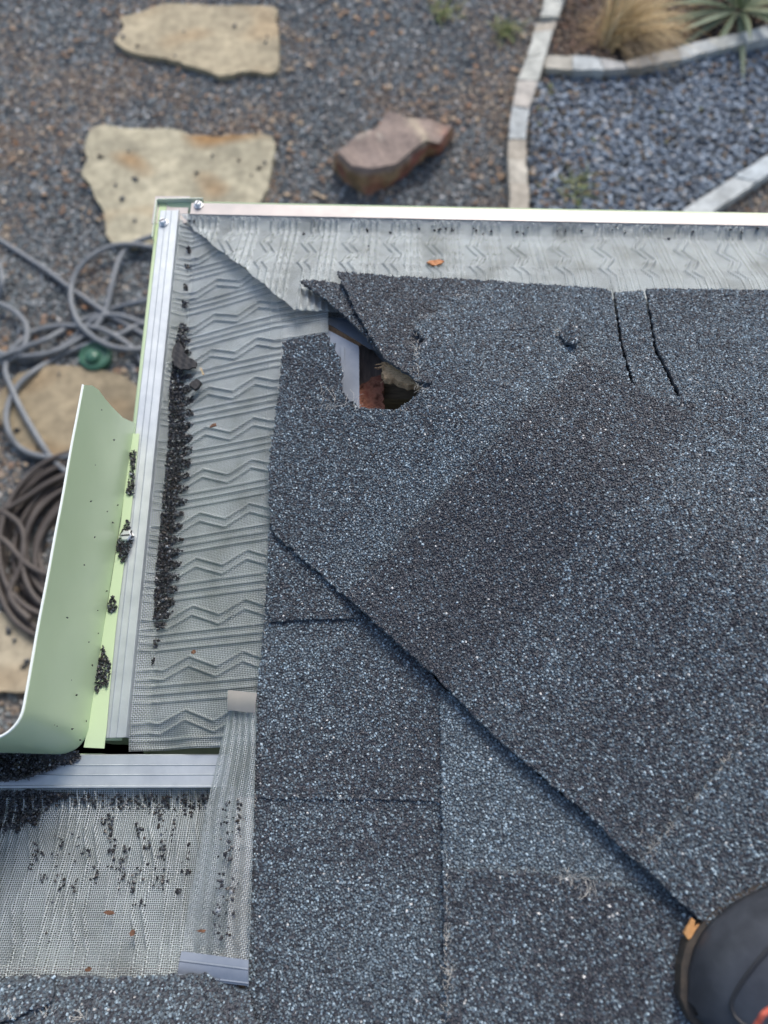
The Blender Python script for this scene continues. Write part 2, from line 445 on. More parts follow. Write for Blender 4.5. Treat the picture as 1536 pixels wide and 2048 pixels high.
# flagstones
FL = ["pale tan sandstone slab at the top of the photo, beyond the other slabs",
      "large buff sandstone slab just beyond the gutter corner with rusty stains",
      "sandstone slab lying under the grey hose beside the green splash guard",
      "sandstone slab at the left edge of the photo below the brown hose coil"]
for i, (fp, lab) in enumerate(zip(flag_polys, FL)):
    poly = densify(catmull([(*p, 0) for p in fp], 3, True) and [(v.x, v.y) for v in catmull([(*p, 0) for p in fp], 3, True)], .02, .004, i)
    zf = lambda x, y, i=i: GROUND + .03 + .006 * np.array([noise.fractal((a * 6, b * 6, i * 3.1), 1.0, 2.0, 4) for a, b in zip(x, y)])
    V, T, nn = slab(poly, .018, zf, .05, i)
    nz = np.array([noise.fractal((v[0] * 4, v[1] * 4, i * 5.0 + 1), .8, 2.1, 5) for v in V])
    st = np.clip(np.array([noise.noise((v[0] * 5, v[1] * 7, i * 2.0 + 9)) for v in V]) * 2.2 - .35, 0, 1) * (1.0 if i == 1 else .35)
    base = np.array([(.40, .345, .235), (.42, .385, .275), (.30, .25, .165), (.34, .3, .22)][i])
    Cc = base[None] * (1 + .32 * nz[:, None]) * (1 - st[:, None]) + np.array([.36, .22, .1])[None] * st[:, None]
    edge = np.zeros(len(V)); 
    m2 = tinted("sandstone_" + ["tan", "buff", "umber", "grey"][i], .85, .3, .45, .6, 26)
    o = link("flagstone", np_mesh("flagstone", V, tris=T, mat=m2, colors=np.clip(Cc, .02, .8)), None, lab, "flagstone", "sandstone stepping slabs in the gravel")
# gravel bits lying on the slabs
pts = [(470, 52), (462, 50), (350, 112), (345, 63), (368, 62), (246, 72), (250, 64), (275, 90), (515, 70), (535, 72), (532, 84), (190, 318), (200, 312), (228, 330), (257, 302), (270, 358), (226, 360), (230, 370), (243, 400), (244, 398),
       (424, 310), (465, 312), (478, 320), (490, 322), (518, 336), (530, 324), (498, 342), (502, 350), (444, 358), (393, 346), (270, 442), (264, 458), (118, 748), (65, 777), (34, 860), (75, 894), (155, 828),
       (28, 1280), (30, 1284), (50, 1330), (54, 1322), (4, 1312), (60, 1272), (0, 1330), (18, 1262)]
pts = [p for k, p in enumerate(pts) if k % 5 not in (1, 3)]
P3 = np.array([at(p[0], p[1], GROUND + .034)[:] for p in pts])
V, F, C = rocks(P3, .0105, .7, palette(len(pts), [(.06, .066, .075), (.1, .11, .12), (.09, .07, .05)], [1, 1, .4], r), 15)
link("loose_gravel", np_mesh("loose_gravel", V, tris=F, mat=M_GRAVEL, colors=C), kind='stuff', label="dark gravel bits kicked onto the sandstone slabs", cat="gravel")

# stone edging, stone by stone
def edging(E, label, cols, seed):
    ctr = at((E[1][0][0] + E[1][1][0]) / 2, (E[1][0][1] + E[1][1][1]) / 2, GROUND)
    root = empty("stone_edging", ctr, label, "edging", "stone edging strips around the beds")
    rr = random.Random(seed)
    for i in range(len(E) - 1):
        h = .055 + rr.uniform(-.008, .01)
        q = [gpt(E[i][0], GROUND + h), gpt(E[i][1], GROUND + h), gpt(E[i + 1][1], GROUND + h), gpt(E[i + 1][0], GROUND + h)]
        c = Vector((sum(p[0] for p in q) / 4, sum(p[1] for p in q) / 4))
        q = [tuple(c + (Vector(p) - c) * .99) for p in q]
        poly = densify(q, .025, .0035, seed * 31 + i)
        zf = lambda x, y: GROUND + h + .005 * np.array([noise.noise((a * 14, b * 14, i)) for a, b in zip(x, y)])
        V, T, nn = slab(poly, .03, zf, h + .02, i)
        col = np.array(cols[i % len(cols)])
        C = col[None] * (1 + .3 * np.array([noise.fractal((v[0] * 16, v[1] * 16, i + 3.0), .9, 2, 3) for v in V]))[:, None]
        put("edging_stone", np_mesh("edging_stone", V, tris=T, mat=M_EDGE, colors=np.clip(C, .02, .85)), root)
    return root
M_EDGE = tinted("edging_sandstone", .85, .3, .35, .4, 40)
cr, tn, pk, gy, bl = (.5, .51, .46), (.43, .39, .32), (.48, .45, .4), (.43, .43, .39), (.48, .51, .5)
edging(E1, "curved pale stone edging running between the boulder and the pebble bed", [cr, cr, tn, cr, cr, pk, bl, tn, (.46, .43, .36), tn, (.45, .44, .38), gy], 2)
edging(E2, "stone edging between the pebble bed and the straw grass clump", [(.42, .4, .34), bl, (.4, .4, .38), (.36, .33, .28), (.42, .4, .35), bl, cr, bl, gy], 3)
edging(E3, "short diagonal stone edging at the right edge above the gutter", [bl, bl, (.5, .55, .56), bl], 4)

# boulder
top = [(675, 298), (712, 268), (750, 253), (773, 222), (820, 233), (865, 240), (905, 249), (879, 287), (851, 281), (823, 299), (792, 327), (745, 333), (705, 329)]
bot = [(668, 345), (705, 320), (750, 310), (775, 280), (820, 285), (865, 288), (903, 282), (880, 310), (853, 318), (818, 352), (766, 386), (731, 400), (689, 370)]
BH = .125
Tp = [at(p[0], p[1], GROUND + BH * (1.0 if i not in (5, 6, 7) else .86)) for i, p in enumerate(top)]
Bp = [at(p[0], p[1], GROUND - .01) for p in bot]
bm = bmesh.new()
tv = [bm.verts.new(p) for p in Tp]; bv = [bm.verts.new(p) for p in Bp]
mv = []
for a_, b_ in zip(Tp, Bp):
    q = (a_ + b_) / 2; c = sum(Tp, Vector()) / len(Tp); q += (q - Vector((c.x, c.y, q.z))).normalized() * .012; mv.append(bm.verts.new(q))
nT = len(tv)
for i in range(nT):
    j = (i + 1) % nT
    bm.faces.new((tv[i], mv[i], mv[j], tv[j])); bm.faces.new((mv[i], bv[i], bv[j], mv[j]))
bm.faces.new(tv); bm.faces.new(bv[::-1])
bmesh.ops.triangulate(bm, faces=bm.faces)
bmesh.ops.subdivide_edges(bm, edges=bm.edges, cuts=4, use_grid_fill=True)
bm.normal_update()
cT = sum(Tp, Vector()) / nT
for v in bm.verts:
    d = noise.fractal(v.co * 14, .9, 2.0, 4)
    v.co += v.normal * (d * .009 + .004 * abs(noise.noise(v.co * 31))) + Vector((0, 0, noise.noise(v.co * 9) * .012))
me = bm_mesh("boulder", bm, None, False)
Vb = np.array([v.co[:] for v in me.vertices])
colr = []
g0, g1 = at(822, 235, GROUND + BH), at(853, 284, GROUND + BH)
for v in Vb:
    hgt = (v[2] - GROUND) / BH
    n1 = noise.fractal(Vector(v) * 10, .9, 2, 4); n2 = noise.noise(Vector(v) * 22)
    topc = Vector((.26, .205, .175)) * (1 + .2 * n1)
    side = Vector((.34, .135, .1)).lerp(Vector((.36, .25, .14)), min(max(.5 + n1 * 1.4 - (v[0] - g0.x) * 3, 0), 1)) * (1 + .45 * n2)
    c = side.lerp(topc, min(max((hgt - .68) * 6, 0), 1))
    ab = Vector((g1.x - g0.x, g1.y - g0.y)); ap = Vector((v[0] - g0.x, v[1] - g0.y))
    t = min(max(ap.dot(ab) / ab.length_squared, 0), 1); d = (ap - ab * t).length
    vein = math.exp(-(d / .016) ** 2) * (hgt > .7)
    c = c.lerp(Vector((.5, .42, .31)), vein * .85)
    if hgt > .8 and n2 > .12 and v[1] > cT.y and v[0] < cT.x: c = c.lerp(Vector((.46, .4, .33)), .75)
    colr.append(c[:])
a = me.attributes.new("tint", 'FLOAT_COLOR', 'POINT')
a.data.foreach_set("color", np.column_stack([np.array(colr), np.ones(len(colr))]).astype(np.float32).ravel())
me.materials.append(tinted("red_brown_rock", .8, .3, .4, .5, 45))
link("boulder", me, None, "reddish brown boulder with a cream vein sitting in the dark gravel", "boulder")

# straw grass clump
def blades(base, n, lens, az, el, col, wid, seed, zup=.02):
    rr = random.Random(seed); V = []; Q = []; C = []
    for i in range(n):
        a = rr.uniform(*az); e = rr.gauss(*el); ln = rr.uniform(*lens)
        p = Vector(base) + Vector((rr.gauss(0, .03), rr.gauss(0, .03), zup)); d = Vector((math.cos(a) * math.cos(e), math.sin(a) * math.cos(e), math.sin(e)))
        sag = rr.uniform(.4, 1.0); k = 7; col_i = np.array(col[rr.randrange(len(col))]) * rr.uniform(.7, 1.25)
        s = d.cross(Vector((0, 0, 1))).normalized(); b0 = len(V)
        for j in range(k):
            t = j / (k - 1); w_ = wid * (1 - .85 * t)
            V += [p - s * w_, p + s * w_]; C += [col_i, col_i]
            d = (d + Vector((0, 0, -sag * .3))).normalized(); p = p + d * ln / (k - 1)
            p.z = max(p.z, GROUND + .01)
        Q += [(b0 + 2 * j, b0 + 2 * j + 1, b0 + 2 * j + 3, b0 + 2 * j + 2) for j in range(k - 1)]
    return np_mesh("grass_clump", [v[:] for v in V], quads=Q, mat=M_GRASS, colors=np.array(C))
M_GRASS = tinted("dry_grass", .7, .2)
gb = at(1218, 84, GROUND)
me1 = blades(gb, 520, (.2, .38), (-.5, 1.4), (.75, .3), [(.5, .37, .18), (.4, .28, .13), (.58, .46, .27)], .0028, 4)
root = empty("grass_clump", gb, "dry straw coloured grass clump leaning over the stone edging", "grass")
put("blades", me1, root)
put("blades", blades(gb + Vector((.06, -.02, 0)), 260, (.18, .3), (-1.6, -.3), (.5, .3), [(.42, .31, .17), (.5, .4, .25), (.22, .16, .1)], .0025, 5), root)
put("blades", blades(gb, 160, (.12, .24), (1.0, 3.6), (.4, .3), [(.28, .19, .1), (.2, .13, .08)], .0025, 6), root)

# yucca
yb = at(1466, 44, GROUND)
root = empty("yucca", yb, "spiky green and cream striped yucca at the top right corner", "plant")
M_YUC = tinted("yucca_leaf", .5, .35)
for i in range(46):
    a = i * 2.399 + random.uniform(-.2, .2); e = [.05, .25, .55, .95][i % 4] + random.uniform(-.1, .1)
    ln = random.uniform(.27, .4); d = Vector((math.cos(a) * math.cos(e), math.sin(a) * math.cos(e), math.sin(e)))
    s = d.cross(Vector((0, 0, 1))).normalized(); p = yb + Vector((0, 0, .05)) + d * .02; V = []; C = []; k = 7
    for j in range(k):
        t = j / (k - 1); w_ = .013 * (math.sin(math.pi * min(t * .9 + .12, 1)) * .9 + .05) * (1 if t < .98 else .2)
        up = s.cross(d) * -w_ * .35
        V += [p - s * w_, p - s * w_ * .55 + up * .6, p + up, p + s * w_ * .55 + up * .6, p + s * w_]
        gr, crm = (.1, .16, .085), (.42, .4, .22)
        if i % 3 == 0: gr = (.14, .2, .13)
        C += [crm, gr, gr, gr, crm]
        d = (d + Vector((0, 0, -.05 - .03 * (i % 3)))).normalized(); p = p + d * ln / (k - 1)
    Q = [(5 * j + q, 5 * j + q + 1, 5 * j + q + 6, 5 * j + q + 5) for j in range(k - 1) for q in range(4)]
    put("leaf", np_mesh("leaf", [v[:] for v in V], quads=Q, mat=M_YUC, colors=np.array(C), smooth=True), root)
# weeds in the gravel
for i, (px, py, lab) in enumerate([(885, 30, "small green weed in the gravel at the top of the photo"), (1150, 385, "small green weed among the pebbles near the gutter"), (1008, 70, "small pale weed in the gravel left of the edging")]):
    b = at(px, py, GROUND)
    m_ = blades(b, 40, (.05, .1), (0, 6.28), (.7, .3), [(.12, .16, .05), (.2, .21, .09)], .004, 20 + i)
    m_.name = "weed"
    link("weed", m_, None, lab, "weed", "small weeds")

# ------------------------------------------------------------------ hoses
def hose_z(i): return GROUND + .012 + (i % 4) * .013
STR = [
    [(-40, 455), (0, 481), (60, 519), (102, 547), (137, 574), (205, 621), (256, 652), (300, 678), (340, 720)],
    [(360, 455), (330, 462), (305, 473), (264, 489), (240, 516), (226, 560), (212, 618), (190, 655), (159, 678), (110, 703), (49, 713), (0, 706), (-40, 690)],
    [(370, 520), (330, 502), (300, 494), (262, 489), (220, 494), (176, 518), (148, 556), (142, 600), (156, 643), (186, 674), (220, 692), (259, 699), (300, 694), (350, 670)],
    [(380, 570), (330, 590), (293, 601), (232, 616), (186, 633), (137, 655), (95, 678), (50, 695), (0, 715), (-40, 730)],
    [(370, 690), (320, 662), (286, 648), (256, 636), (220, 630), (186, 641), (150, 674), (108, 705), (60, 722), (20, 718), (-30, 700)],
    [(320, 790), (290, 738), (270, 702), (240, 678), (214, 664), (190, 656), (137, 652), (98, 655), (61, 667), (37, 687), (17, 711), (11, 742), (22, 774), (44, 821), (81, 884), (105, 918), (140, 950), (190, 990)],
    [(-40, 596), (0, 608), (29, 623), (51, 647), (54, 674), (46, 696), (24, 718), (-20, 730)],
    [(-12, 500), (2, 540), (4, 570), (-6, 606), (-30, 630)],
    [(330, 620), (300, 640), (273, 652), (244, 667), (215, 679), (171, 691), (110, 718), (61, 748), (29, 782), (13, 826), (18, 865), (39, 894), (73, 911), (117, 915), (165, 906), (260, 880)],
]
HR = .0098
root = empty("garden_hose", at(150, 660, GROUND), "tangled grey garden hose looping over the gravel beside the gutter", "hose")
bm = bmesh.new()
for i, st in enumerate(STR):
    pts = []
    for k, p in enumerate(st):
        q = at(p[0], p[1], hose_z(i + (k // 3) % 2))
        if any(inside(np.array([[q.x, q.y]]), fp)[0] for fp in flag_polys): q = at(p[0], p[1], GROUND + .035 + HR + .006 * (i % 2))
        pts.append(q)
    tube(bm, catmull(pts, 7), HR, 9)
put("hose_line", bm_mesh("hose_line", bm, M_HOSE, True), root)
bm = bmesh.new()
a_, b_ = at(104, 549, hose_z(0)), at(129, 567, hose_z(0)); 
tube(bm, [a_, a_.lerp(b_, .12), a_.lerp(b_, .5), a_.lerp(b_, .88), b_], HR * 1.35, 10, lambda t: 1 if .1 < t < .9 else .85)
put("coupling", bm_mesh("coupling", bm, M_BLACK, True), root)

bm = bmesh.new(); rr = random.Random(11)
cc = at(178, 1092, GROUND)
for k in range(19):
    R = .12 + .16 * (k / 18) ** .8 + rr.uniform(-.012, .012); ox, oy = rr.gauss(0, .014), rr.gauss(0, .016); ph = rr.uniform(0, 6)
    pts = [Vector((cc.x + ox + R * 1.0 * math.cos(t) * (1 + .04 * math.sin(2 * t + ph)), cc.y + oy + R * 1.12 * math.sin(t), GROUND + .014 + .011 * (k % 4) + .01 * math.sin(t + ph))) for t in [2 * math.pi * j / 14 for j in range(14)]]
    pl = catmull(pts, 5, True); pl.append(pl[0]); tube(bm, pl, .0088, 8)
for st in ([(-40, 1030), (0, 1022), (40, 1003), (100, 965), (160, 940)], [(-30, 1060), (10, 1082), (50, 1125), (90, 1148), (140, 1160)], [(-60, 1490), (0, 1470), (50, 1450), (140, 1420)], [(-20, 1010), (40, 1050), (45, 1120), (20, 1190), (60, 1240)]):
    tube(bm, catmull([at(p[0], p[1], GROUND + .06) for p in st], 6), .0088, 8)
root = empty("hose_coil", cc, "coil of old brown hose on the ground behind the green splash guard", "hose")
put("hose_line", bm_mesh("hose_line", bm, M_HOSEB, True), root)

# green plastic disc lying by the hose
dc = at(192, 716, GROUND + .02); 
root = empty("valve_cap", dc - Vector((0, 0, .02)), "round green plastic cap lying on the gravel below the grey hose", "cap")
def lathe(bm, c, prof, seg=24):
    rings = [[bm.verts.new((c.x + r_ * math.cos(2 * math.pi * k / seg), c.y + r_ * math.sin(2 * math.pi * k / seg), c.z + z_)) for k in range(seg)] for r_, z_ in prof]
    for i in range(len(rings) - 1):
        for k in range(seg): bm.faces.new((rings[i][k], rings[i][(k + 1) % seg], rings[i + 1][(k + 1) % seg], rings[i + 1][k]))
    bm.faces.new(rings[-1]); bm.faces.new(rings[0][::-1])
bm = bmesh.new(); lathe(bm, dc, [(.053, -.015), (.056, .0), (.054, .015), (.047, .019), (.042, .012), (.022, .012), (.018, .02)])
put("rim", bm_mesh("rim", bm, M_VALVE, False), root)
bm = bmesh.new(); lathe(bm, dc + Vector((-.006, -.006, .014)), [(.026, 0), (.024, .008), (.016, .014), (.004, .016)], 18)
put("knob", bm_mesh("knob", bm, M_VALVE, True), root)

# ------------------------------------------------------------------ house
house = empty("house", (0.6, -.4, GROUND), "house roof corner with dark asphalt shingles and a torn hole over grey siding", "house")
def quadbox(x0, x1, y0, y1, z0, z1, name, m, parent=house):
    bm = bmesh.new(); box(bm, ((x0 + x1) / 2, (y0 + y1) / 2, (z0 + z1) / 2), (x1 - x0, y1 - y0, z1 - z0))
    return put(name, bm_mesh(name, bm, m), parent)
quadbox(.16, 3.2, -3.2, .30, GROUND - .1, -.135, "wall", M_SIDING)
quadbox(-2.2, .158, -3.2, -.40, GROUND - .1, -.135, "wall", M_SIDING)
quadbox(-.095, 3.2, -3.2, .555, -.132, -.12, "soffit", M_SIDING)
quadbox(-2.2, -.098, -3.2, -.15, -.132, -.12, "soffit", M_SIDING)
# fascia boards just behind the gutters
quadbox(-.105, -.087, -.13, .40, -.118, -.022, "fascia_board", M_WOODD)
quadbox(.02, 3.2, .552, .57, -.118, -.022, "fascia_board", M_WOODD)
quadbox(-2.2, -.106, -.155, -.137, -.118, -.022, "fascia_board", M_WOODD)

# torn opening: metal drip edges, rotted fascia, strand board, rafter seen inside
def px_slab(name, pts, z, th, m, parent, zf=None, seed=1, jit=0.0, step=.01):
    if callable(z): poly = [on(p[0], p[1], z) for p in pts]; f = z
    else: poly = [at(p[0], p[1], z)[:2] for p in pts]; f = lambda x, y: z + 0 * x
    V, T, n_ = slab(densify(poly, step, jit, seed), step, f, th, seed)
    return put(name, np_mesh(name, V, tris=T, mat=m), parent)
zmetal = lambda x, y: zL(x, y) - .012 - .15 * np.maximum(-.062 - x, 0)
px_slab("drip_edge", [(640, 650), (656, 660), (717, 692), (718, 700), (719, 835), (680, 835), (640, 800)], zmetal, .0012, M_DRIP, house, step=.006)
px_slab("drip_edge", [(640, 634), (692, 634), (757, 696), (756, 700), (741, 698), (702, 674), (662, 650), (640, 642)], lambda x, y: zT(x, y) - .02, .0012, M_DRIP, house, step=.006)
px_slab("drip_edge", [(681, 690), (688, 693), (689, 808), (682, 802)], lambda x, y: zL(x, y) - .0095, .002, M_DRIP, house, step=.006)
px_slab("rotted_board", [(718, 690), (768, 690), (766, 760), (767, 850), (716, 850)], .0, .03, M_WOODD, house)
px_slab("rotted_wood", [(717, 772), (733, 766), (742, 754), (757, 752), (766, 747), (767, 850), (716, 850)], .005, .012, M_RUST, house, jit=.002, step=.004)
px_slab("rafter", [(768, 764), (850, 770), (850, 800), (768, 797)], -.012, .06, worn("rafter_wood", (.14, .1, .06), (.42, .31, .19), 40, .8, .4, stretch=(1, 6, 4)), house)
px_slab("rafter", [(655, 640), (668, 640), (700, 660), (760, 705), (770, 735), (715, 712), (655, 668)], -.06, .02, M_WOODD, house)
px_slab("splintered_board", [(764, 723), (775, 727), (800, 736), (822, 750), (850, 776), (838, 774), (826, 768), (815, 771), (806, 764), (797, 763), (786, 757), (766, 755), (770, 748), (762, 744), (772, 738), (766, 730)], lambda x, y: zR(x, y) + .004, .011, M_OSB, house, jit=.0012, step=.0025)
bm = bmesh.new(); rr = random.Random(8)
for _ in range(46):
    a_, b_ = (rr.uniform(766, 812), rr.uniform(724, 756)), rr.gauss(0, .5)
    if rr.random() < .4: a_ = (rr.uniform(800, 840), rr.uniform(758, 776))
    q = Vector(at(a_[0], a_[1], .050 + rr.uniform(-.004, .006))); d = Vector((-math.cos(b_), math.sin(b_) * .7 - .3, rr.uniform(-.3, .4))).normalized(); ln = rr.uniform(.004, .013)
    tube(bm, [q, q + d * ln * .6, q + d * ln + Vector((0, 0, rr.uniform(-.002, .003)))], rr.uniform(.0003, .0009), 4, lambda t: 1 - .8 * t)
put("splinters", bm_mesh("splinters", bm, M_OSB), house, kind='stuff')
bm = bmesh.new(); c = Vector(at(800, 752, .052)); lathe(bm, c, [(.003, -.002), (.003, 0), (.001, .0008)], 8)
put("nail_head", bm_mesh("nail_head", bm, M_ZINC), house)
bm = bmesh.new(); box(bm, (.06, .45, -.117), (.3, .22, .004)); put("hole_dark_sheet", bm_mesh("hole_dark_sheet", bm, M_DARK), house)  # near-black sheet added so the bottom of the hole looks shaded

# roof deck (strand board under everything), with the hole through it
roof = put("roof", None, house) if False else None
hole = [(655, 628), (700, 628), (735, 670), (765, 705), (830, 745), (845, 778), (795, 822), (715, 822), (672, 800), (655, 690)]
def deck_obj():
    # outer outline with the hole joined in by a slit
    X1, Y0 = 3.2, -3.2
    hp = [on(p[0], p[1], zR, -.008) for p in hole]
    outer = [(EX + .012, EY - .012), (EX + .012, BY - .012), (-2.2, BY - .012), (-2.2, Y0), (X1, Y0), (X1, EY - .012)]
    def zz(x, y):
        x = np.asarray(x, float); y = np.asarray(y, float)
        main = zR(x, y); wing = zB(x, y)
        return np.where((y < BY) & (wing > main), wing, main) - .015
    # points: coarse grid + outlines; drop triangles inside the hole
    pts = [Vector(p) for p in densify(outer, .08, 0)] + [Vector(p) for p in hp]
    no = len(pts) - len(hp); nh = len(hp)
    G = grid_points(-2.2, X1, Y0, EY, .12, np.random.default_rng(2), 0)
    D = np.linspace(0, 3, 60); G = np.vstack([G, np.column_stack([EX + D, EY - D]), np.column_stack([EX + D, BY - D])])
    G = G[inside(G, [(p.x, p.y) for p in pts[:no]])]; G = G[~inside(G, hp)]
    ed = [(i, (i + 1) % no) for i in range(no)] + [(no + i, no + (i + 1) % nh) for i in range(nh)]
    v, e, f, *_ = delaunay_2d_cdt(pts + [Vector((float(a), float(b))) for a, b in G], ed, [], 1, 1e-6)
    P2 = np.array([(p.x, p.y) for p in v]); F = np.array([q for q in f if len(q) == 3])
    cen = P2[F].mean(1); F = F[~inside(cen, hp)]
    a, b, c = P2[F[:, 0]], P2[F[:, 1]], P2[F[:, 2]]
    cr_ = (b[:, 0] - a[:, 0]) * (c[:, 1] - a[:, 1]) - (b[:, 1] - a[:, 1]) * (c[:, 0] - a[:, 0]); F[cr_ < 0] = F[cr_ < 0][:, ::-1]
    n_ = len(P2); zt = zz(P2[:, 0], P2[:, 1])
    V = np.vstack([np.column_stack([P2, zt]), np.column_stack([P2, zt - .011])])
    cnt = {}
    for q in F:
        for i in range(3):
            e_ = (int(q[i]), int(q[(i + 1) % 3]))
            if (e_[1], e_[0]) in cnt: del cnt[(e_[1], e_[0])]
            else: cnt[e_] = 1
    side = [(e_[1], e_[0], e_[0] + n_) for e_ in cnt] + [(e_[1], e_[0] + n_, e_[1] + n_) for e_ in cnt]
    me = np_mesh("roof", V, tris=np.vstack([F, F[:, ::-1] + n_, np.array(side)]), mat=M_FELT)
    return put("roof", me, house)
roof = deck_obj()

# ------------------------------------------------------------------ shingles
DARK = np.array([(.052, .058, .069), (.062, .062, .073), (.04, .043, .052), (.084, .087, .1)])
MID = np.array([(.128, .166, .195), (.17, .218, .25), (.11, .134, .153)])
LITE = np.array([(.27, .35, .4), (.38, .48, .54), (.22, .275, .31)])
def gran_cols(tone, rr):
    n = len(tone); u = rr.uniform(0, 1, n)
    pl = np.clip(.03 + .23 * tone, 0, 1); pm = np.clip(.16 + .66 * tone, 0, .8)
    k = rr.integers(0, 100, n)
    c = DARK[k % 4].copy()
    mi = u < pl + pm; c[mi] = MID[k[mi] % 3]
    li = u < pl; c[li] = LITE[k[li] % 3]
    wh = u < .006; c[wh] = (.6, .6, .58)
    return c * rr.uniform(.8, 1.2, (n, 1))
GSP = .002
def granules(P, zf, tone, rr, size=.00125, col=None):
    """four-sided blunt grains standing on zf"""
    n = len(P)
    a0 = rr.uniform(0, 6.28, n)[:, None] + np.arange(4)[None] * (math.pi / 2) + rr.uniform(-.35, .35, (n, 4))
    rb = size * rr.uniform(.75, 1.35, (n, 1)) * rr.uniform(.8, 1.2, (n, 4)); rt = rb * rr.uniform(.35, .8, (n, 4))
    h = size * rr.uniform(.6, 1.15, (n, 1)) + size * rr.uniform(-.35, .35, (n, 4))
    bx, by = P[:, :1] + rb * np.cos(a0), P[:, 1:2] + rb * np.sin(a0)
    tx, ty = P[:, :1] + rt * np.cos(a0), P[:, 1:2] + rt * np.sin(a0)
    z0 = zf(P[:, 0], P[:, 1])[:, None]
    V = np.concatenate([np.stack([bx, by, z0 + 0 * bx - size * .25], 2), np.stack([tx, ty, z0 + h], 2)], 1)
    F = np.array([[4, 5, 6, 7], [0, 1, 5, 4], [1, 2, 6, 5], [2, 3, 7, 6], [3, 0, 4, 7]])
    Q = (F[None] + (np.arange(n) * 8)[:, None, None]).reshape(-1, 4)
    c = gran_cols(tone, rr) if col is None else col
    return V.reshape(-1, 3), Q, np.repeat(c, 8, 0)
def to_px(P, z):
    zz = z - CAMH; f = P[:, 1] * CP - zz * SP; u = P[:, 1] * SP + zz * CP
    return 768 + FPX * P[:, 0] / f, 1024 - FPX * u / f
def wrinkle(x, y, amp):
    return amp * np.array([noise.noise((a * 9, b * 9, 2.2)) for a, b in zip(np.atleast_1d(x), np.atleast_1d(y))])
def shingle(name, px, lvl, tone, f=zR, th=.0042, lift=None, seed=1, label=None, grid=.011, jit=.0009, plan=None, amp=.0012, size=.00125):
    """one shingle: solid sheet with a granule coat; `px` = its outline as seen in the photo, `lvl` = its top above the roof"""
    poly2 = plan if plan is not None else [on(p[0], p[1], f, lvl) for p in px]
    poly = densify(poly2, .0035, jit, seed)
    def zt(x, y):
        x = np.atleast_1d(x); y = np.atleast_1d(y)
        z = f(x, y) + lvl + wrinkle(x, y, amp)
        if lift is not None: z = z + lift(x, y)
        return z
    V, T, n_ = slab(poly, grid, zt, th, seed)
    rr = np.random.default_rng(seed)
    A = np.array([(p.x, p.y) for p in poly])
    G = grid_points(A[:, 0].min(), A[:, 0].max(), A[:, 1].min(), A[:, 1].max(), GSP, rr, .42)
    G = G[inside(G, [(p.x, p.y) for p in poly])]
    z = np.asarray(f(G[:, 0], G[:, 1])) + lvl
    gx, gy = to_px(G, z)
    k = (gx > -110) & (gx < 1660) & (gy > 300) & (gy < 2160)
    G, gx, gy = G[k], gx[k], gy[k]
    # smooth height lookup: bilinear from a coarse table is not needed, the sheet is nearly flat between grid points
    nzc = vnoise(G[::1], 14, seed % 5)
    tn = np.clip(tone(gx, gy) + .18 * nzc, 0, 1)
    GV, GQ, GC = granules(G, zt, tn, rr, size)
    cb = np.full((len(V), 3), .03)
    VV = np.vstack([V, GV]); C = np.vstack([cb, GC])
    me = np_mesh(name, VV, quads=GQ + len(V), tris=T, mat=M_GRAN, colors=C)
    me.materials.append(M_COAT)                     # the bare coat under and between the standing grains
    mi = np.zeros(len(me.polygons), np.int32); mi[len(GQ):] = 1; me.polygons.foreach_set('material_index', mi)
    o = put(name, me, roof)
    if label: o['label'] = label
    return o
def seg_d(x, y, a, b):                              # distance (photo pixels) to a line through a, b
    ax, ay = a; bx, by = b; l = math.hypot(bx - ax, by - ay)
    return ((x - ax) * (by - ay) - (y - ay) * (bx - ax)) / l
G_ = lambda d, s: np.exp(-(d / s) ** 2)

# left slope
shingle("shingle", [(532, 1190), (528, 1250), (514, 1400), (508, 1596), (700, 1598), (886, 1601), (905, 1395), (720, 1190)], .0054,
        lambda x, y: .42 + .25 * G_(y - 1330, 120) - .2 * G_(y - 1560, 90) + 0 * x, zL, seed=11)
shingle("shingle", [(508, 1593), (700, 1595), (900, 1600), (905, 1800), (910, 2300), (430, 2300), (470, 2060), (490, 1975), (494, 1900), (500, 1750)], .0034,
        lambda x, y: .62 - .2 * G_(y - 1700, 60) + .1 * np.sin(y / 90) - .12 * (x < 560), zL, seed=12)
shingle("shingle", [(538, 1045), (560, 1060), (730, 1205), (716, 1237), (650, 1238), (600, 1240), (541, 1243), (533, 1215), (536, 1120)], .0090,
        lambda x, y: .42 + 0 * x, zL, seed=13, lift=lambda x, y: .003 * np.clip((.17 - y) / .05, 0, 1))
shingle("shingle", [(880, 1380), (883, 1560), (886, 1740), (900, 1760), (1300, 1800), (1440, 1860), (1420, 1820), (1280, 1715), (1075, 1550), (905, 1385)], .0088,
        lambda x, y: 1.0 - .25 * G_(y - 1790, 50) + 0 * x, zL, seed=14)
shingle("shingle", [(886, 1737), (1000, 1739), (1110, 1750), (1200, 1763), (1290, 1790), (1420, 1850), (1700, 1960), (1700, 2300), (908, 2300), (896, 2048), (890, 1900)], .0112,
        lambda x, y: .3 + .12 * np.sin(x / 70) + 0 * y, zL, seed=15, lift=lambda x, y: .0015 * G_(x - .14, .05))
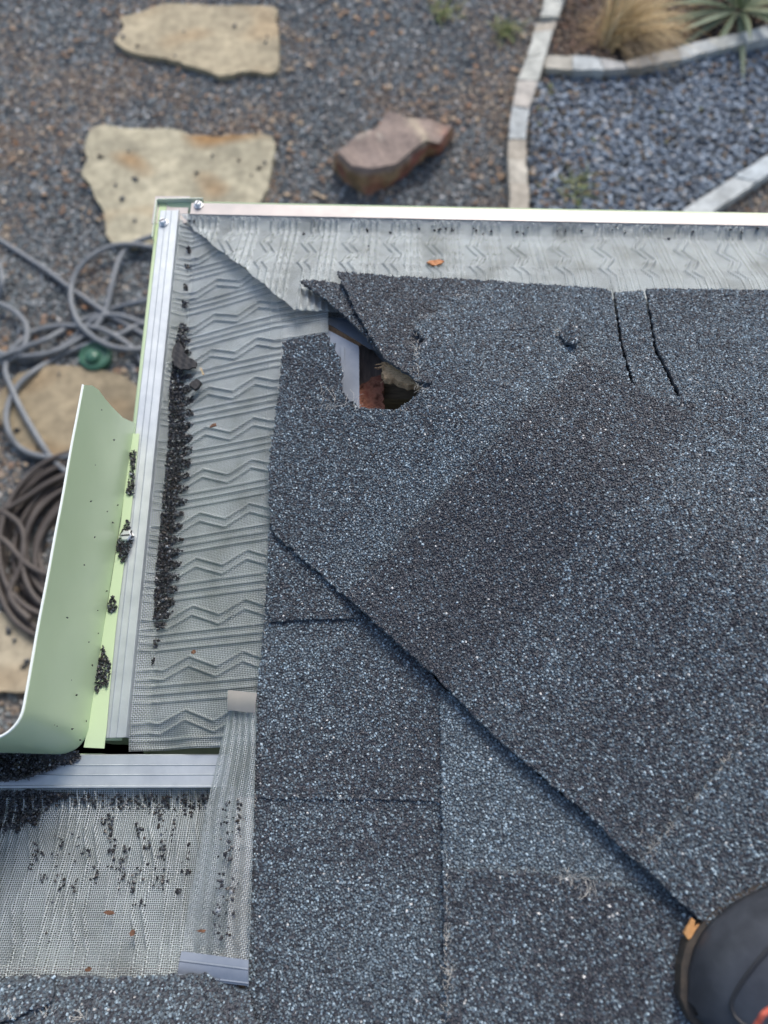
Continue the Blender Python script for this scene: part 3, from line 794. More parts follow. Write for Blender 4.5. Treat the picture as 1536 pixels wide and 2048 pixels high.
# far slope
shingle("shingle", [(990, 562), (1060, 567), (1210, 577), (1222, 583), (1231, 630), (1240, 690), (1263, 775), (1300, 900), (1180, 830), (1080, 720)], .0052, lambda x, y: .62 + 0 * x, zT, seed=21)
shingle("shingle", [(1229, 584), (1262, 583), (1286, 581), (1298, 640), (1308, 700), (1352, 792), (1400, 900), (1290, 880), (1270, 775), (1246, 690), (1237, 630)], .0040, lambda x, y: .68 + 0 * x, zT, seed=22)
shingle("shingle", [(1293, 579), (1330, 577), (1536, 580), (1750, 584), (1850, 1000), (1420, 900), (1362, 792), (1316, 700), (1305, 640)], .0058, lambda x, y: .62 - .2 * G_(y - 600, 40) + 0 * x, zT, seed=23)
shingle("shingle", [(1262, 796), (1362, 794), (1460, 786), (1800, 780), (2000, 1300), (1536, 1150), (1300, 900)], .0096, lambda x, y: .5 + .1 * np.sin(x / 60) + 0 * y, zT, seed=24)
# torn flap standing proud by the hole, and the layer under it
shingle("torn_shingle", [(602, 568), (640, 566), (690, 571), (735, 600), (800, 720), (770, 708), (748, 694), (728, 668), (690, 632), (655, 606), (630, 590)], .005, lambda x, y: .2 + 0 * x, zT, seed=25,
        label="dark torn shingle corner under the flap", lift=lambda x, y: .005 * np.clip((-.03 - x) / .05, 0, 1), grid=.006, jit=.0016)
shingle("torn_shingle", [(675, 550), (760, 552), (880, 556), (990, 561), (990, 610), (930, 660), (880, 700), (860, 765), (838, 764), (800, 736), (764, 712), (735, 665), (705, 612), (688, 580)], .0095, lambda x, y: .12 + .1 * G_(y - 600, 40) + 0 * x, zT, seed=26,
        label="dark torn shingle flap pointing at the gutter", lift=lambda x, y: .007 * np.clip((.0 - x) / .06, 0, 1), grid=.006, jit=.0016)
# hip caps
shingle("hip_cap", [(567, 682), (600, 674), (650, 668), (668, 690), (681, 722), (684, 750), (682, 778), (690, 794), (706, 806), (718, 816), (745, 815), (766, 818), (792, 826), (812, 806), (832, 792), (844, 776),
                    (832, 752), (826, 720), (836, 700), (846, 682), (828, 664), (830, 650), (852, 640), (876, 624), (884, 606), (930, 588), (980, 562), (1012, 564), (1060, 608), (1119, 667), (1150, 690), (1200, 735), (1180, 760), (1070, 850), (920, 1000), (770, 1160), (718, 1222), (700, 1202), (640, 1148), (545, 1065),
                    (539, 1000), (538, 920), (545, 880), (556, 800), (563, 740)], .0145,
        lambda x, y: .62 - .4 * G_(np.hypot(x - 620, y - 740), 120) + .1 * np.sin(x / 80 + y / 60), seed=31, grid=.007, jit=.0018, lift=lambda x, y: .004 * G_(zT(x, y) - zL(x, y), .03) * np.clip((.13 - np.hypot(x - .03, y - .53)) / .06, 0, 1) + .0035 * np.exp(-((x - .055) / .018) ** 2 - ((y - .515) / .04) ** 2), label="torn hip cap shingle round the hole")
def hipw(h, w_): return (EX + (h + w_) / 2 ** .5, EY + (w_ - h) / 2 ** .5)      # h metres down the hip from the corner, w across it
def cap_tone(x, y):
    d = -seg_d(x, y, (700, 1200), (1037, 844))      # distance up the cap from its lower edge
    e = np.clip((d - 255 - 18 * np.sin(y / 37)) / 34, 0, 1)
    return np.clip(.06 + .1 * np.clip((980 - y) / 150, 0, 1) + .3 * e + .16 * np.clip((x - 1180) / 250, 0, 1) * np.clip((1150 - y) / 250, 0, 1) * e, 0, 1)
ws = [-.221, -.15, -.08, 0, .06, .118]
shingle("hip_cap", None, .0190, cap_tone, seed=32, grid=.008,
        plan=[hipw(.336 + .003 * math.sin(a * 40), a) for a in ws] + [hipw(h, .118 + .003 * math.sin(h * 30)) for h in (.40, .5, .6, .68)] + [hipw(.68, a) for a in ws[::-1]] + [hipw(h, -.222 + .0025 * math.sin(h * 33)) for h in (.66, .6, .52, .45, .39)])
shingle("hip_cap", None, .0236, lambda x, y: .40 + .2 * G_(seg_d(x, y, (1280, 1722), (1536, 1395)), 90), seed=33, grid=.009,
        plan=[hipw(.643 + .003 * math.sin(a * 44), a) for a in ws] + [hipw(h, .118) for h in (.7, .8, .95)] + [hipw(.95, a) for a in ws[::-1]] + [hipw(h, -.221 + .002 * math.sin(h * 40)) for h in (.9, .8, .72)])
shingle("torn_shingle", [(1121, 656), (1140, 650), (1158, 660), (1166, 676), (1150, 690), (1132, 682), (1120, 668)], .0215, lambda x, y: .3 + 0 * x, seed=34, grid=.004, jit=.0014, lift=lambda x, y: .003 * np.sin(x * 300), label="small scuffed tab of shingle sticking up near the far eave")
# lower left roof beyond the inside corner
shingle("shingle", [(-300, 1957), (0, 1955), (100, 1951), (230, 1956), (330, 1952), (420, 1947), (447, 1958), (470, 1972), (497, 1985), (520, 2060), (600, 2300), (-300, 2300)], .006, lambda x, y: .4 + .1 * np.sin(x / 40) + 0 * y, zB, seed=41, jit=.0013)
shingle("torn_shingle", [(-200, 1965), (0, 1962), (60, 1958), (104, 1956), (108, 1975), (102, 2000), (84, 2012), (60, 2022), (30, 2040), (-200, 2090)], .0115, lambda x, y: .62 + 0 * x, zB, seed=42, jit=.0018, label="lighter broken shingle scrap stuck on the lower roof edge")

# frayed glass fibres along torn edges
bm = bmesh.new(); rr = random.Random(5)
def fibre(px, py, n, spread, ln, ang, f=zR, lv=.018):
    for _ in range(n):
        x, y = on(px + rr.gauss(0, spread[0]), py + rr.gauss(0, spread[1]), f, lv); z = float(f(x, y)) + lv + .001
        a = ang + rr.gauss(0, .6); p = Vector((x, y, z)); pts = [p.copy()]
        for k in range(4):
            a += rr.gauss(0, .35); p = p + Vector((math.cos(a), math.sin(a), rr.uniform(-.1, .25))) * ln * rr.uniform(.6, 1.2) / 4
            p.z = max(p.z, float(f(p.x, p.y)) + lv - .001); pts.append(p.copy())
        tube(bm, pts, .00011, 3)
fibre(662, 805, 12, (22, 8), .016, .9); fibre(640, 815, 8, (16, 6), .012, .5); fibre(714, 816, 9, (6, 4), .008, .8); fibre(800, 822, 6, (18, 3), .006, .4); fibre(838, 735, 20, (4, 26), .007, 2.4); fibre(838, 780, 10, (6, 6), .008, .6)
fibre(858, 634, 26, (18, 8), .006, .5); fibre(925, 588, 26, (28, 8), .005, .4); fibre(836, 690, 16, (5, 18), .006, 2.6); fibre(1140, 1752, 34, (20, 2.5), .007, -.35, zL, .013); fibre(1175, 1772, 12, (10, 8), .011, -.9, zL, .013); fibre(1190, 1768, 12, (50, 6), .005, 0, zL, .013)
fibre(893, 1900, 60, (2, 80), .004, 1.5, zL, .0125); fibre(897, 1950, 34, (4, 34), .006, 1.2, zL, .0125); fibre(1300, 1690, 14, (20, 25), .006, .9, zR, .0245); fibre(1120, 668, 6, (4, 4), .007, 2.6, zR, .016)
for k in range(40):
    f_ = rr.random(); fibre(1280 + 256 * f_, 1722 - 327 * f_ + 18 * math.sin(f_ * 3.1), 2, (2, 2), .004, .85, zR, .0245)
    fibre(705 + 330 * f_, 1198 - 352 * f_, 1, (2, 2), .003, .85, zR, .0198)
fibre(700, 1597, 24, (90, 1.5), .003, .1, zL, .0068); fibre(1020, 1742, 24, (70, 1.5), .003, .1, zL, .012)
fibre(90, 2030, 8, (10, 3), .009, 2.2, zB, .008); fibre(168, 2036, 8, (6, 2), .009, 2.4, zB, .008); fibre(20, 2035, 6, (10, 3), .008, 2.2, zB, .0125); fibre(532, 1100, 50, (2, 120), .003, 2.2, zL, .008); fibre(510, 1500, 60, (2, 120), .003, 2.4, zL, .006)
put("torn_fibres", bm_mesh("torn_fibres", bm, M_FIB), roof, kind='stuff')

# ------------------------------------------------------------------ gutters and guards
ZLIP = -.030
Lp0, Lp1 = at(357, 428, ZLIP), at(252, 1475, ZLIP)
Rp0, Rp1 = at(362, 431, ZLIP), at(1536, 455, ZLIP)
Bp0, Bp1 = at(440, 1573, ZLIP), at(0, 1574, ZLIP)
class Run:
    """one eave: s metres along it, t metres inward from the guard's lip"""
    def __init__(s, a, b, inward):
        s.o = Vector((a.x, a.y, 0)); d = Vector((b.x - a.x, b.y - a.y, 0)); s.len = d.length; s.d = d.normalized()
        n = Vector((-s.d.y, s.d.x, 0)); s.n = n if n.dot(Vector(inward)) > 0 else -n
    def __call__(s, q, t, z): return s.o + s.d * q + s.n * t + Vector((0, 0, z))
RL, RR_, RB = Run(Lp0, Lp1, (1, 0, 0)), Run(Rp0, Rp1, (0, -1, 0)), Run(Bp0, Bp1, (0, -1, 0))
def extrude(run, prof, s0, s1, name, m, parent, closed=False, cuts=1, smooth=False, thick=0.0, s0f=None, s1f=None):
    bm = bmesh.new(); rows = []
    for k in range(cuts + 1):
        row = []
        for t, z in prof:
            a = s0 if s0f is None else s0f(t); b = s1 if s1f is None else s1f(t)
            row.append(bm.verts.new(run(a + (b - a) * k / cuts, t, z)))
        rows.append(row)
    n_ = len(prof)
    for k in range(cuts):
        for i in range(n_ if closed else n_ - 1):
            j = (i + 1) % n_
            bm.faces.new((rows[k][i], rows[k][j], rows[k + 1][j], rows[k + 1][i]))
    if closed: bm.faces.new(rows[0][::-1]); bm.faces.new(rows[-1])
    if thick:
        bmesh.ops.recalc_face_normals(bm, faces=bm.faces); bmesh.ops.solidify(bm, geom=bm.faces, thickness=thick)
    return put(name, bm_mesh(name, bm, m, smooth), parent)
def gutter(run, s0, s1, W, label, s0f=None, s1f=None):
    root = empty("gutter", run((s0 + s1) / 2, W / 2, -.11), label, "gutter", "sage green eave gutters")
    outer = [(-.006, -.037), (-.020, -.034), (-.027, -.034), (-.0305, -.037), (-.031, -.046), (-.030, -.058), (-.026, -.072), (-.012, -.086), (-.004, -.1), (.0, -.112)]
    inner = [(.0, -.1125), (.03, -.114), (W - .012, -.114), (W - .010, -.112), (W - .010, -.02)]
    extrude(run, outer, s0, s1, "front", M_GREEN, root, smooth=True, thick=.0009, cuts=1, s0f=s0f, s1f=s1f)
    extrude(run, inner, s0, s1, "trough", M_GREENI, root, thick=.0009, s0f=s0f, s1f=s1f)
    return root
WL, WR, WB = .135, .112, .155
gl = gutter(RL, 0, RL.len + .02, WL, "sage green gutter under the left mesh guard, ending at the splash guard", s0f=lambda t: min(t, .1) - .002, s1f=lambda t: RL.len + (.002 if t < 0 else .054))
gr_ = gutter(RR_, 0, 2.6, WR, "sage green gutter under the far mesh guard, running off to the right", s0f=lambda t: min(t, .1))
gb_ = gutter(RB, 0, 1.8, WB, "sage green gutter under the lower left mesh guard", s0f=lambda t: .118 if t < .0 else .0)
bm = bmesh.new()
bm.faces.new([bm.verts.new(RL(a, b, -.1132)) for a, b in ((RL.len - .06, -.09), (RL.len + .075, -.09), (RL.len + .075, .002), (RL.len - .06, .002))])
bmesh.ops.solidify(bm, geom=bm.faces, thickness=.001)
put("corner_tray", bm_mesh("corner_tray", bm, M_GREENI), gl)
# box mitre over the outside corner
bm = bmesh.new()
c0 = RL(-.036, -.037, 0)
ux, uy = -RL.n, -RL.d
p = lambda a, b, z: RL(0, 0, 0) + ux * a + uy * b + Vector((0, 0, z))
V_ = []
out = [(.0305, -.038), (.0305, .0225), (.0285, .0245), (-.030, .0245)]
rows = [[bm.verts.new(p(a, b, z)) for a, b in out] for z in (-.105, -.033, -.0275)]
for k in range(2):
    for i in range(len(out) - 1): bm.faces.new((rows[k][i], rows[k][i + 1], rows[k + 1][i + 1], rows[k + 1][i]))
bmesh.ops.recalc_face_normals(bm, faces=bm.faces); bmesh.ops.solidify(bm, geom=bm.faces, thickness=.0014)
put("corner_cover", bm_mesh("corner_cover", bm, worn("pale_green_paint", (.5, .56, .45), (.6, .65, .55), 20, .4, .05)), gl)  # paler green than the gutter front
bm = bmesh.new(); box(bm, p(.012, .012, -.0355), (.045, .045, .002)); put("corner_plate", bm_mesh("corner_plate", bm, M_ALUW), gl)

zig_k = [0, .13, .22, .42, .64, .84, 1.0, 1.5]
def chev(t, W, amp): return np.interp(t / W, zig_k, [amp, amp * .6, amp * .9, -amp, amp, -amp, amp * .5, amp * .5])
PER = .0515
def guard_h(q, t, W, style, amp=.0025):
    h = 0
    u = q if style != 2 else q + .10 * np.maximum(t, 0) 
    ph = np.mod(u, PER)
    wob = .0015 * np.sin(u * 61) 
    if style == 2: cz = chev(t, W, .0042)
    else: cz = chev(t, W, .0062)
    def near(c): d = np.abs(np.mod(u - c + PER / 2, PER) - PER / 2); return np.exp(-(d / .00125) ** 2)
    h = np.maximum(near(.011 + cz), near(.0205 + cz))
    for c in (.0315, .0395, .0475): h = np.maximum(h, near(c) * .85)
    kill = np.clip((t - .001) / .003, 0, 1)
    if style == 2: amp = amp * 1.7 * (.7 + .5 * np.sin(q * 37) ** 2)
    if style == 1: amp = amp * 1.3
    return amp * h * kill
def guard_z(t, W, ze):
    tr = .019
    return np.where(t < tr, ZLIP - .001 - .008 * np.sin(np.clip(t / tr, 0, 1) * math.pi / 2), np.where(t < W, ZLIP - .009 + (ze - ZLIP + .009) * (t - tr) / (W - tr), ze + .26 * (t - W)))
def guard_mesh(run, s0f, s1, T1, W, ze, style, dz=0.0, res=.0012, hem=None, t0=0.0):
    nt_ = int((T1 - t0) / res); ns = int((s1 - min(s0f(0), s0f(T1))) / res)
    t = np.linspace(t0, T1, nt_); V = []; UV = []
    tt = np.repeat(t[:, None], ns, 1); s0 = np.array([s0f(x) for x in t])
    # uniform columns, ragged start
    qq = s0[:, None] + (s1 - s0)[:, None] * np.linspace(0, 1, ns)[None]
    z = guard_z(tt, W, ze) + guard_h(qq, tt, W, style) + dz
    z = z + .0012 * np.sin(qq * 23 + tt * 31) * np.clip(tt / .03, 0, 1)
    if hem is not None: z = z + hem(qq, tt)
    o, d, n_ = np.array(run.o), np.array(run.d), np.array(run.n)
    V = o + qq[..., None] * d + tt[..., None] * n_; V[..., 2] = z
    i = np.arange(nt_ * ns).reshape(nt_, ns)
    Q = np.stack([i[:-1, :-1], i[:-1, 1:], i[1:, 1:], i[1:, :-1]], 2).reshape(-1, 4)
    zz = z.ravel(); uv = np.column_stack([qq.ravel(), tt.ravel() * 1.05])
    V = V.reshape(-1, 3); V2 = V - np.array([0, 0, .0006])      # two skins: the weave is one wire thick
    return np_mesh("mesh_screen", np.vstack([V, V2]), quads=np.vstack([Q, Q + len(V)]), mat=M_MESH, smooth=True, uv=np.vstack([uv, uv]))
def rail(run, s0, s1, parent, m, wd=.0235, s0f=None, lines=True):
    zt = ZLIP + .0012
    pr = [(-wd, zt - .005), (-wd, zt), (-wd + .001, zt + .0012), (-wd * .66 - .0005, zt + .0012), (-wd * .66, zt + .0022), (-wd * .66 + .0007, zt + .0012), (-wd * .36 - .0005, zt + .0012), (-wd * .36, zt + .0022), (-wd * .36 + .0007, zt + .0012),
          (-.0012, zt + .0012), (-.0006, zt + .0028), (.0008, zt + .0028), (.0014, zt + .001), (.0014, zt - .006), (-.002, zt - .006), (-.003, zt - .0025), (-wd + .002, zt - .0025), (-wd + .001, zt - .005)]
    if not lines: pr = pr[:3] + pr[9:]
    return extrude(run, pr, s0, s1, "rail", m, parent, closed=True, s0f=s0f)
def screw(parent, c, slot=0.3, r_=.0046):
    bm = bmesh.new()
    lathe(bm, c, [(r_ * 1.35, 0), (r_ * 1.35, .0012), (r_, .0014), (r_, .0045), (r_ * .8, .0056)], 6)
    o = put("screw", bm_mesh("screw", bm, M_ZINC), parent)
    bm = bmesh.new(); box(bm, c + Vector((0, 0, .0058)), (r_ * 1.5, r_ * .22, .0006), slot)
    put("slot", bm_mesh("slot", bm, M_BLACK), o)
    return o
GRP = "mesh gutter guards along the eaves"
g1 = empty("gutter_guard", RL(RL.len / 2, 0, ZLIP), "ribbed steel mesh gutter guard down the left eave, with granules in its trough", "gutter guard", GRP)
def hemL(q, t):
    e = np.clip((q - (RL.len - .018)) / .03, 0, 1)
    return e * (-.008 * np.clip(1 - t / .06, 0, 1) - .003) + .004 * np.sin(t * 120) * e
dz_ = .006
for _ in range(6):
    dcut = at(588, 621, dz_); dz_ = float(guard_z(np.float64((dcut - RR_.o).dot(RR_.n)), WR, .0)) + .0045
def s0L(t):
    q = dcut - RL.o; return max(.006, min((t - .012) * q.dot(RL.d) / q.dot(RL.n) + .004, q.dot(RL.d) - .014))
put("mesh_screen", guard_mesh(RL, s0L, RL.len + .012, .196, WL, .003, 0, hem=hemL), g1)
rail(RL, -.004, RL.len, g1, M_ALU)
g2 = empty("gutter_guard", RR_(.5, 0, ZLIP), "ribbed steel mesh gutter guard along the far eave, overlapping the left one", "gutter guard", GRP)
def s0R(t):
    q = (dcut - RR_.o); tc = q.dot(RR_.n); sc = q.dot(RR_.d)
    b = sc * min(t / tc, 1) + (max(t - tc, 0)) * 8
    return b + (.0012 * math.sin(t * 190) + .0008 * math.sin(t * 77)) * (t > .005)
q_ = (dcut - RR_.o); tcR = q_.dot(RR_.n)
put("mesh_screen", guard_mesh(RR_, s0R, 1.05, tcR + .0005, WR, .0, 1, dz=.0045, res=.0015), g2)
rail(RR_, .012, 2.6, g2, M_ALUW, .020, lines=False)
g3 = empty("gutter_guard", RB(.4, 0, ZLIP), "steel mesh gutter guard at the lower left, strewn with dark granules", "gutter guard", GRP)
put("mesh_screen", guard_mesh(RB, lambda t: -.016, .6, .178, WB, .003, 2, res=.0014), g3)
rail(RB, -.008, 1.8, g3, M_ALU, .029)
s1_ = screw(g1, Vector(at(327, 446, ZLIP + .003)), .5); s2_ = screw(g2, Vector(at(397, 411, ZLIP + .003)), 1.2)

# seam strip of rolled mesh over the inside corner, held by two aluminium clips
sm = empty("seam_strip", at(445, 1660, 0), "narrow strip of folded mesh over the inside corner between two aluminium clips", "mesh strip")
strip_l = catmull([(458, 1410, 0), (446, 1470, 0), (430, 1540, 0), (412, 1620, 0), (394, 1720, 0), (376, 1820, 0), (360, 1920, 0)], 14)
strip_r = catmull([(514, 1410, 0), (512, 1470, 0), (510, 1540, 0), (508, 1620, 0), (505, 1720, 0), (502, 1820, 0), (499, 1925, 0)], 14)
nr = 44; V = []; UV = []
for i, (a_, b_) in enumerate(zip(strip_l, strip_r)):
    for k in range(nr):
        f = k / (nr - 1); pxx = a_.x + (b_.x - a_.x) * f; pyy = a_.y + (b_.y - a_.y) * f
        z = -.012 + .030 * f + .0016 * math.sin(f * 5 * 2 * math.pi + .6 * math.sin(i * .2)) + .0025 * math.sin(min(f * 6, 1.57)) + .001 * noise.noise((i * .3, f * 6, 1))
        v = at(pxx, pyy, z); V.append(v[:])
        UV.append(((v.x * 1.0 + .25 * v.y), v.y * 1.04 - .25 * v.x))
ni = len(strip_l); i = np.arange(ni * nr).reshape(ni, nr)
Q = np.stack([i[:-1, :-1], i[:-1, 1:], i[1:, 1:], i[1:, :-1]], 2).reshape(-1, 4)
V = np.array(V); UV = np.array(UV); V2 = V - np.array([0, 0, .0006])
put("mesh_screen", np_mesh("mesh_screen", np.vstack([V, V2]), quads=np.vstack([Q, Q + len(V)]), mat=M_MESH, smooth=True, uv=np.vstack([UV, UV])), sm)
def clip(px, zfun, lines, m):
    # bent aluminium strip with scored lines; px = its corners in order TL, TR, BR, BL
    c = [Vector(at(*p, z)) for p, z in zip(px, zfun)]
    bm = bmesh.new(); n1, n2 = 8, 21; rows = []
    for j in range(n2):
        f = j / (n2 - 1); ed = .0008 if any(abs(f - l) < .03 for l in lines) else 0
        row = []
        for k in range(n1):
            g = k / (n1 - 1); q = (c[0].lerp(c[1], g)).lerp(c[3].lerp(c[2], g), f); q.z += .0022 * math.sin(f * math.pi) + ed; row.append(bm.verts.new(q))
        rows.append(row)
    for j in range(n2 - 1):
        for k in range(n1 - 1): bm.faces.new((rows[j][k], rows[j][k + 1], rows[j + 1][k + 1], rows[j + 1][k]))
    bmesh.ops.recalc_face_normals(bm, faces=bm.faces); bmesh.ops.solidify(bm, geom=bm.faces, thickness=.001)
    put("clip", bm_mesh("clip", bm, m, False), sm)
clip([(456, 1380), (513, 1386), (508, 1426), (455, 1420)], [-.003, .022, .022, -.003], [], M_ALUW)
clip([(363, 1902), (497, 1920), (497, 1972), (354, 1955)], [.002, .024, .024, .004], [.35, .9], M_DRIP)

# splash guard
sg = empty("splash_guard", at(200, 1300, ZLIP), "tall sage green sheet metal splash guard standing on the inside corner of the gutter", "splash guard")
zb = ZLIP + .0042; HS = .122
fold = [(265, 868), (255, 940), (243, 1040), (224, 1160), (206, 1270), (190, 1370), (176, 1455), (168, 1495)]
fl_r = [(279, 868), (273, 930), (262, 1030), (247, 1140), (233, 1250), (222, 1360), (214, 1455), (209, 1497)]
bm = bmesh.new(); A_, B_ = [], []
fo = [at(*p, zb) for p in fold]; fr = [at(*p, zb - .0005) for p in fl_r]
for a_, b_ in zip(fo, fr): A_.append(bm.verts.new(a_)); B_.append(bm.verts.new(b_))
for i in range(len(A_) - 1): bm.faces.new((A_[i], A_[i + 1], B_[i + 1], B_[i]))
bmesh.ops.recalc_face_normals(bm, faces=bm.faces); bmesh.ops.solidify(bm, geom=bm.faces, thickness=.0011)
put("flange", bm_mesh("flange", bm, M_GREEN), sg)
# standing panel: down the left run, round the corner, then off to the left
e0, e1 = fo[0], fo[-2]
dirn = (e1 - e0).normalized()
NP = 22
endpx = [(275, 857), (246, 836), (217, 806), (191, 771), (166, 770)]       # the cut upper end of the panel, seen on its plane
pn = Vector((-dirn.y, dirn.x, 0)); pn = pn if pn.x < 0 else -pn
def on_panel(px, py):
    d = ray(px, py); o = Vector((0, 0, CAMH)); t = (e0 - o).dot(pn) / d.dot(pn); q = o + d * t
    return (q - e0).dot(dirn), q.z - zb
EP = [on_panel(*p) for p in endpx]
HS = EP[-1][1]
ez = [max(0, p[1]) for p in EP]; ez[0] = 0; es = [p[0] for p in EP]
L1 = (e1 - e0).length; rad = .024
left = pn
def path_pt(sv):                                     # along the fold, round the corner, off to the left
    if sv <= L1: return e0 + dirn * sv, pn
    th = (sv - L1) / rad
    cen = e1 + left * rad
    if th <= math.pi / 2: return cen - left * rad * math.cos(th) + dirn * rad * math.sin(th), (left * math.cos(th) - dirn * math.sin(th))
    return cen + dirn * rad + left * (sv - L1 - rad * math.pi / 2), -dirn
STOT = L1 + rad * math.pi / 2 + .32
bm = bmesh.new(); rows = []
NS, NZ = 150, 8
for i in range(NS):
    row = []
    for k in range(NZ + 1):
        z = HS * k / NZ; s0_ = float(np.interp(z, ez, es))
        sv = s0_ + (STOT - s0_) * i / (NS - 1); q, nn = path_pt(sv); f = k / NZ
        dent = .0012 * math.exp(-((sv - .19) / .02) ** 2 - ((f - .25) / .12) ** 2)
        row.append(bm.verts.new(q + Vector((0, 0, z)) + nn * (.0012 * math.sin(f * math.pi) + dent + .0006 * noise.noise((sv * 18, f * 2, 0)))))
    rows.append(row)
for i in range(NS - 1):
    for k in range(NZ): bm.faces.new((rows[i][k], rows[i + 1][k], rows[i + 1][k + 1], rows[i][k + 1]))
rim = [rows[i][NZ].co + Vector((0, 0, .0003)) for i in range(NS)]
bmesh.ops.recalc_face_normals(bm, faces=bm.faces); bmesh.ops.solidify(bm, geom=bm.faces, thickness=.0012)
pm_ = bm_mesh("panel", bm, M_GREEN, True); pm_.set_sharp_from_angle(angle=math.radians(30)); put("panel", pm_, sg)
P = []
for px_, py_ in [(187, 930), (178, 1003), (211, 1023), (222, 1045), (186, 1074), (131, 1235), (210, 1182), (192, 1221), (193, 1267), (174, 1284), (181, 1330), (169, 1442), (157, 1480), (110, 1452), (140, 1458), (105, 1450), (198, 1299), (139, 1360), (200, 820), (225, 880), (232, 1010), (165, 1130), (150, 1390)]:
    d = ray(px_, py_); t = (e0 - Vector((0, 0, CAMH))).dot(pn) / d.dot(pn); P.append((Vector((0, 0, CAMH)) + d * t - pn * .0018)[:])
V, F, C = rocks(np.array(P), .0011, .8, np.full((len(P), 3), .02), 31)
put("dirt_specks", np_mesh("dirt_specks", V, tris=F, mat=M_LOOSE, colors=C), sg, kind='stuff')
bm = bmesh.new(); tube(bm, rim, .0011, 6)
put("cut_edge", bm_mesh("cut_edge", bm, M_EDGEW), sg)
screw(sg, Vector(at(254, 1074, zb + .001)), .1, .0062)

# ------------------------------------------------------------------ loose granules
def pile(px_poly, zf, n, name, label, size=.0017, hmax=.004, parent=None, seed=1, cols=None):
    rr = np.random.default_rng(seed)
    A = np.array(px_poly, float)
    P = rr.uniform(A.min(0), A.max(0), (n * 6, 2)); P = P[inside(P, px_poly)][:n]
    return P, rr
def grains(P3, rr, size, name, label, parent=None):
    n_ = len(P3)
    cols = palette(n_, [(.018, .018, .021), (.036, .038, .044), (.032, .026, .022), (.1, .112, .128), (.3, .32, .34)], [.42, .32, .14, .1, .012], rr)
    V, F, C = rocks(P3, size, .8, cols, int(rr.integers(1, 9999)))
    me = np_mesh(name, V, tris=F, mat=M_LOOSE, colors=C)
    return link(name, me, kind='stuff', label=label, cat="granules")
def gz_run(run, P, W, ze, style):                   # height of a guard at world x,y
    o, d, n_ = np.array(run.o)[:2], np.array(run.d)[:2], np.array(run.n)[:2]
    q = (P - o) @ d; t = (P - o) @ n_
    return guard_z(t, W, ze) + guard_h(q, t, W, style)
def scatter_px(polys, counts, zlev, rr):
    out = []
    for poly, c in zip(polys, counts):
        A = np.array(poly, float); k = rr.uniform(A.min(0), A.max(0), (c * 8, 2)); k = k[inside(k, poly)][:c]
        out += [at(a, b, zlev)[:2] for a, b in k]
    return np.array(out)
rr = np.random.default_rng(77)
# left trough: density and width follow the trough down the eave
PP = []
def trough_band(y):                                 # photo row -> centre, half width, density
    c = np.interp(y, [450, 650, 740, 900, 1100, 1250, 1330], [379, 366, 357, 352, 333, 318, 303])
    hw = np.interp(y, [450, 600, 650, 680, 740, 780, 950, 1100, 1160, 1200, 1240, 1260, 1300, 1340], [4, 4, 9, 12, 15, 19, 20, 20, 20, 17, 13, 5, 4, 2])
    de = np.interp(y, [450, 560, 640, 660, 700, 1180, 1235, 1255, 1340], [.06, .12, .3, .7, 1, 1, .9, .12, .05])
    return c, hw, de
for _ in range(34000):
    y = rr.uniform(440, 1345); c, hw, de = trough_band(y)
    if rr.uniform() > de: continue
    if y < 655 and math.sin(y / 37.5 * 2 * math.pi) + .5 * math.sin(y / 13) < .75: continue
    if y > 1240 and math.sin(y / 5.5) < .3: continue
    tooth = max(0, .45 + .55 * math.sin(y / 25 * 2 * math.pi) + .3 * math.sin(y / 61))
    if rr.uniform() < .62: x = c + rr.uniform(-.8, .55) * hw
    else: x = c + .4 * hw + abs(rr.normal(0, .75)) * hw * tooth
    if abs(x - c) > hw * 1.8: continue
    v = at(x, y, ZLIP - .006); PP.append((v.x, v.y))
PP = np.array(PP)
# thin to one grain per cell so that the pile is one to two grains deep
def thin(P, cell):
    k = np.round(P / cell).astype(int); _, i = np.unique(k, axis=0, return_index=True); return P[np.sort(i)]
PP = thin(PP, .0015)
o_, d_, n_ = np.array(RL.o)[:2], np.array(RL.d)[:2], np.array(RL.n)[:2]
PP = PP[(guard_h((PP - o_) @ d_, (PP - o_) @ n_, WL, 0) < .0017) | (rr.uniform(0, 1, len(PP)) < .25)]
z = gz_run(RL, PP, WL, .002, 0)
grains(np.column_stack([PP, z + rr.uniform(.0006, .0035, len(PP))]), rr, .00165, "loose_granules", "long drift of black granules in the trough of the left mesh guard")
# specks along the far guard's trough
pts = [(x + rr.normal(0, 2), 461 + (x - 730) * .009 + rr.normal(0, 2)) for x in [730, 733, 783, 842, 866, 880, 893, 905, 906, 949, 953, 968, 982, 1034, 1050, 1054, 1118, 1134, 1167, 1219, 1250, 1300, 1384, 1460, 1478, 1515]]
pts += [(738, 508), (380, 445), (390, 446), (1338, 478), (610, 470)]
P = np.array([at(a, b, ZLIP - .003)[:2] for a, b in pts]); P = np.vstack([P, P + rr.normal(0, .0015, P.shape)])
grains(np.column_stack([P, gz_run(RR_, P, WR, .0, 1) + .006]), rr, .0018, "loose_granules", "few black granules dotted along the far mesh guard")
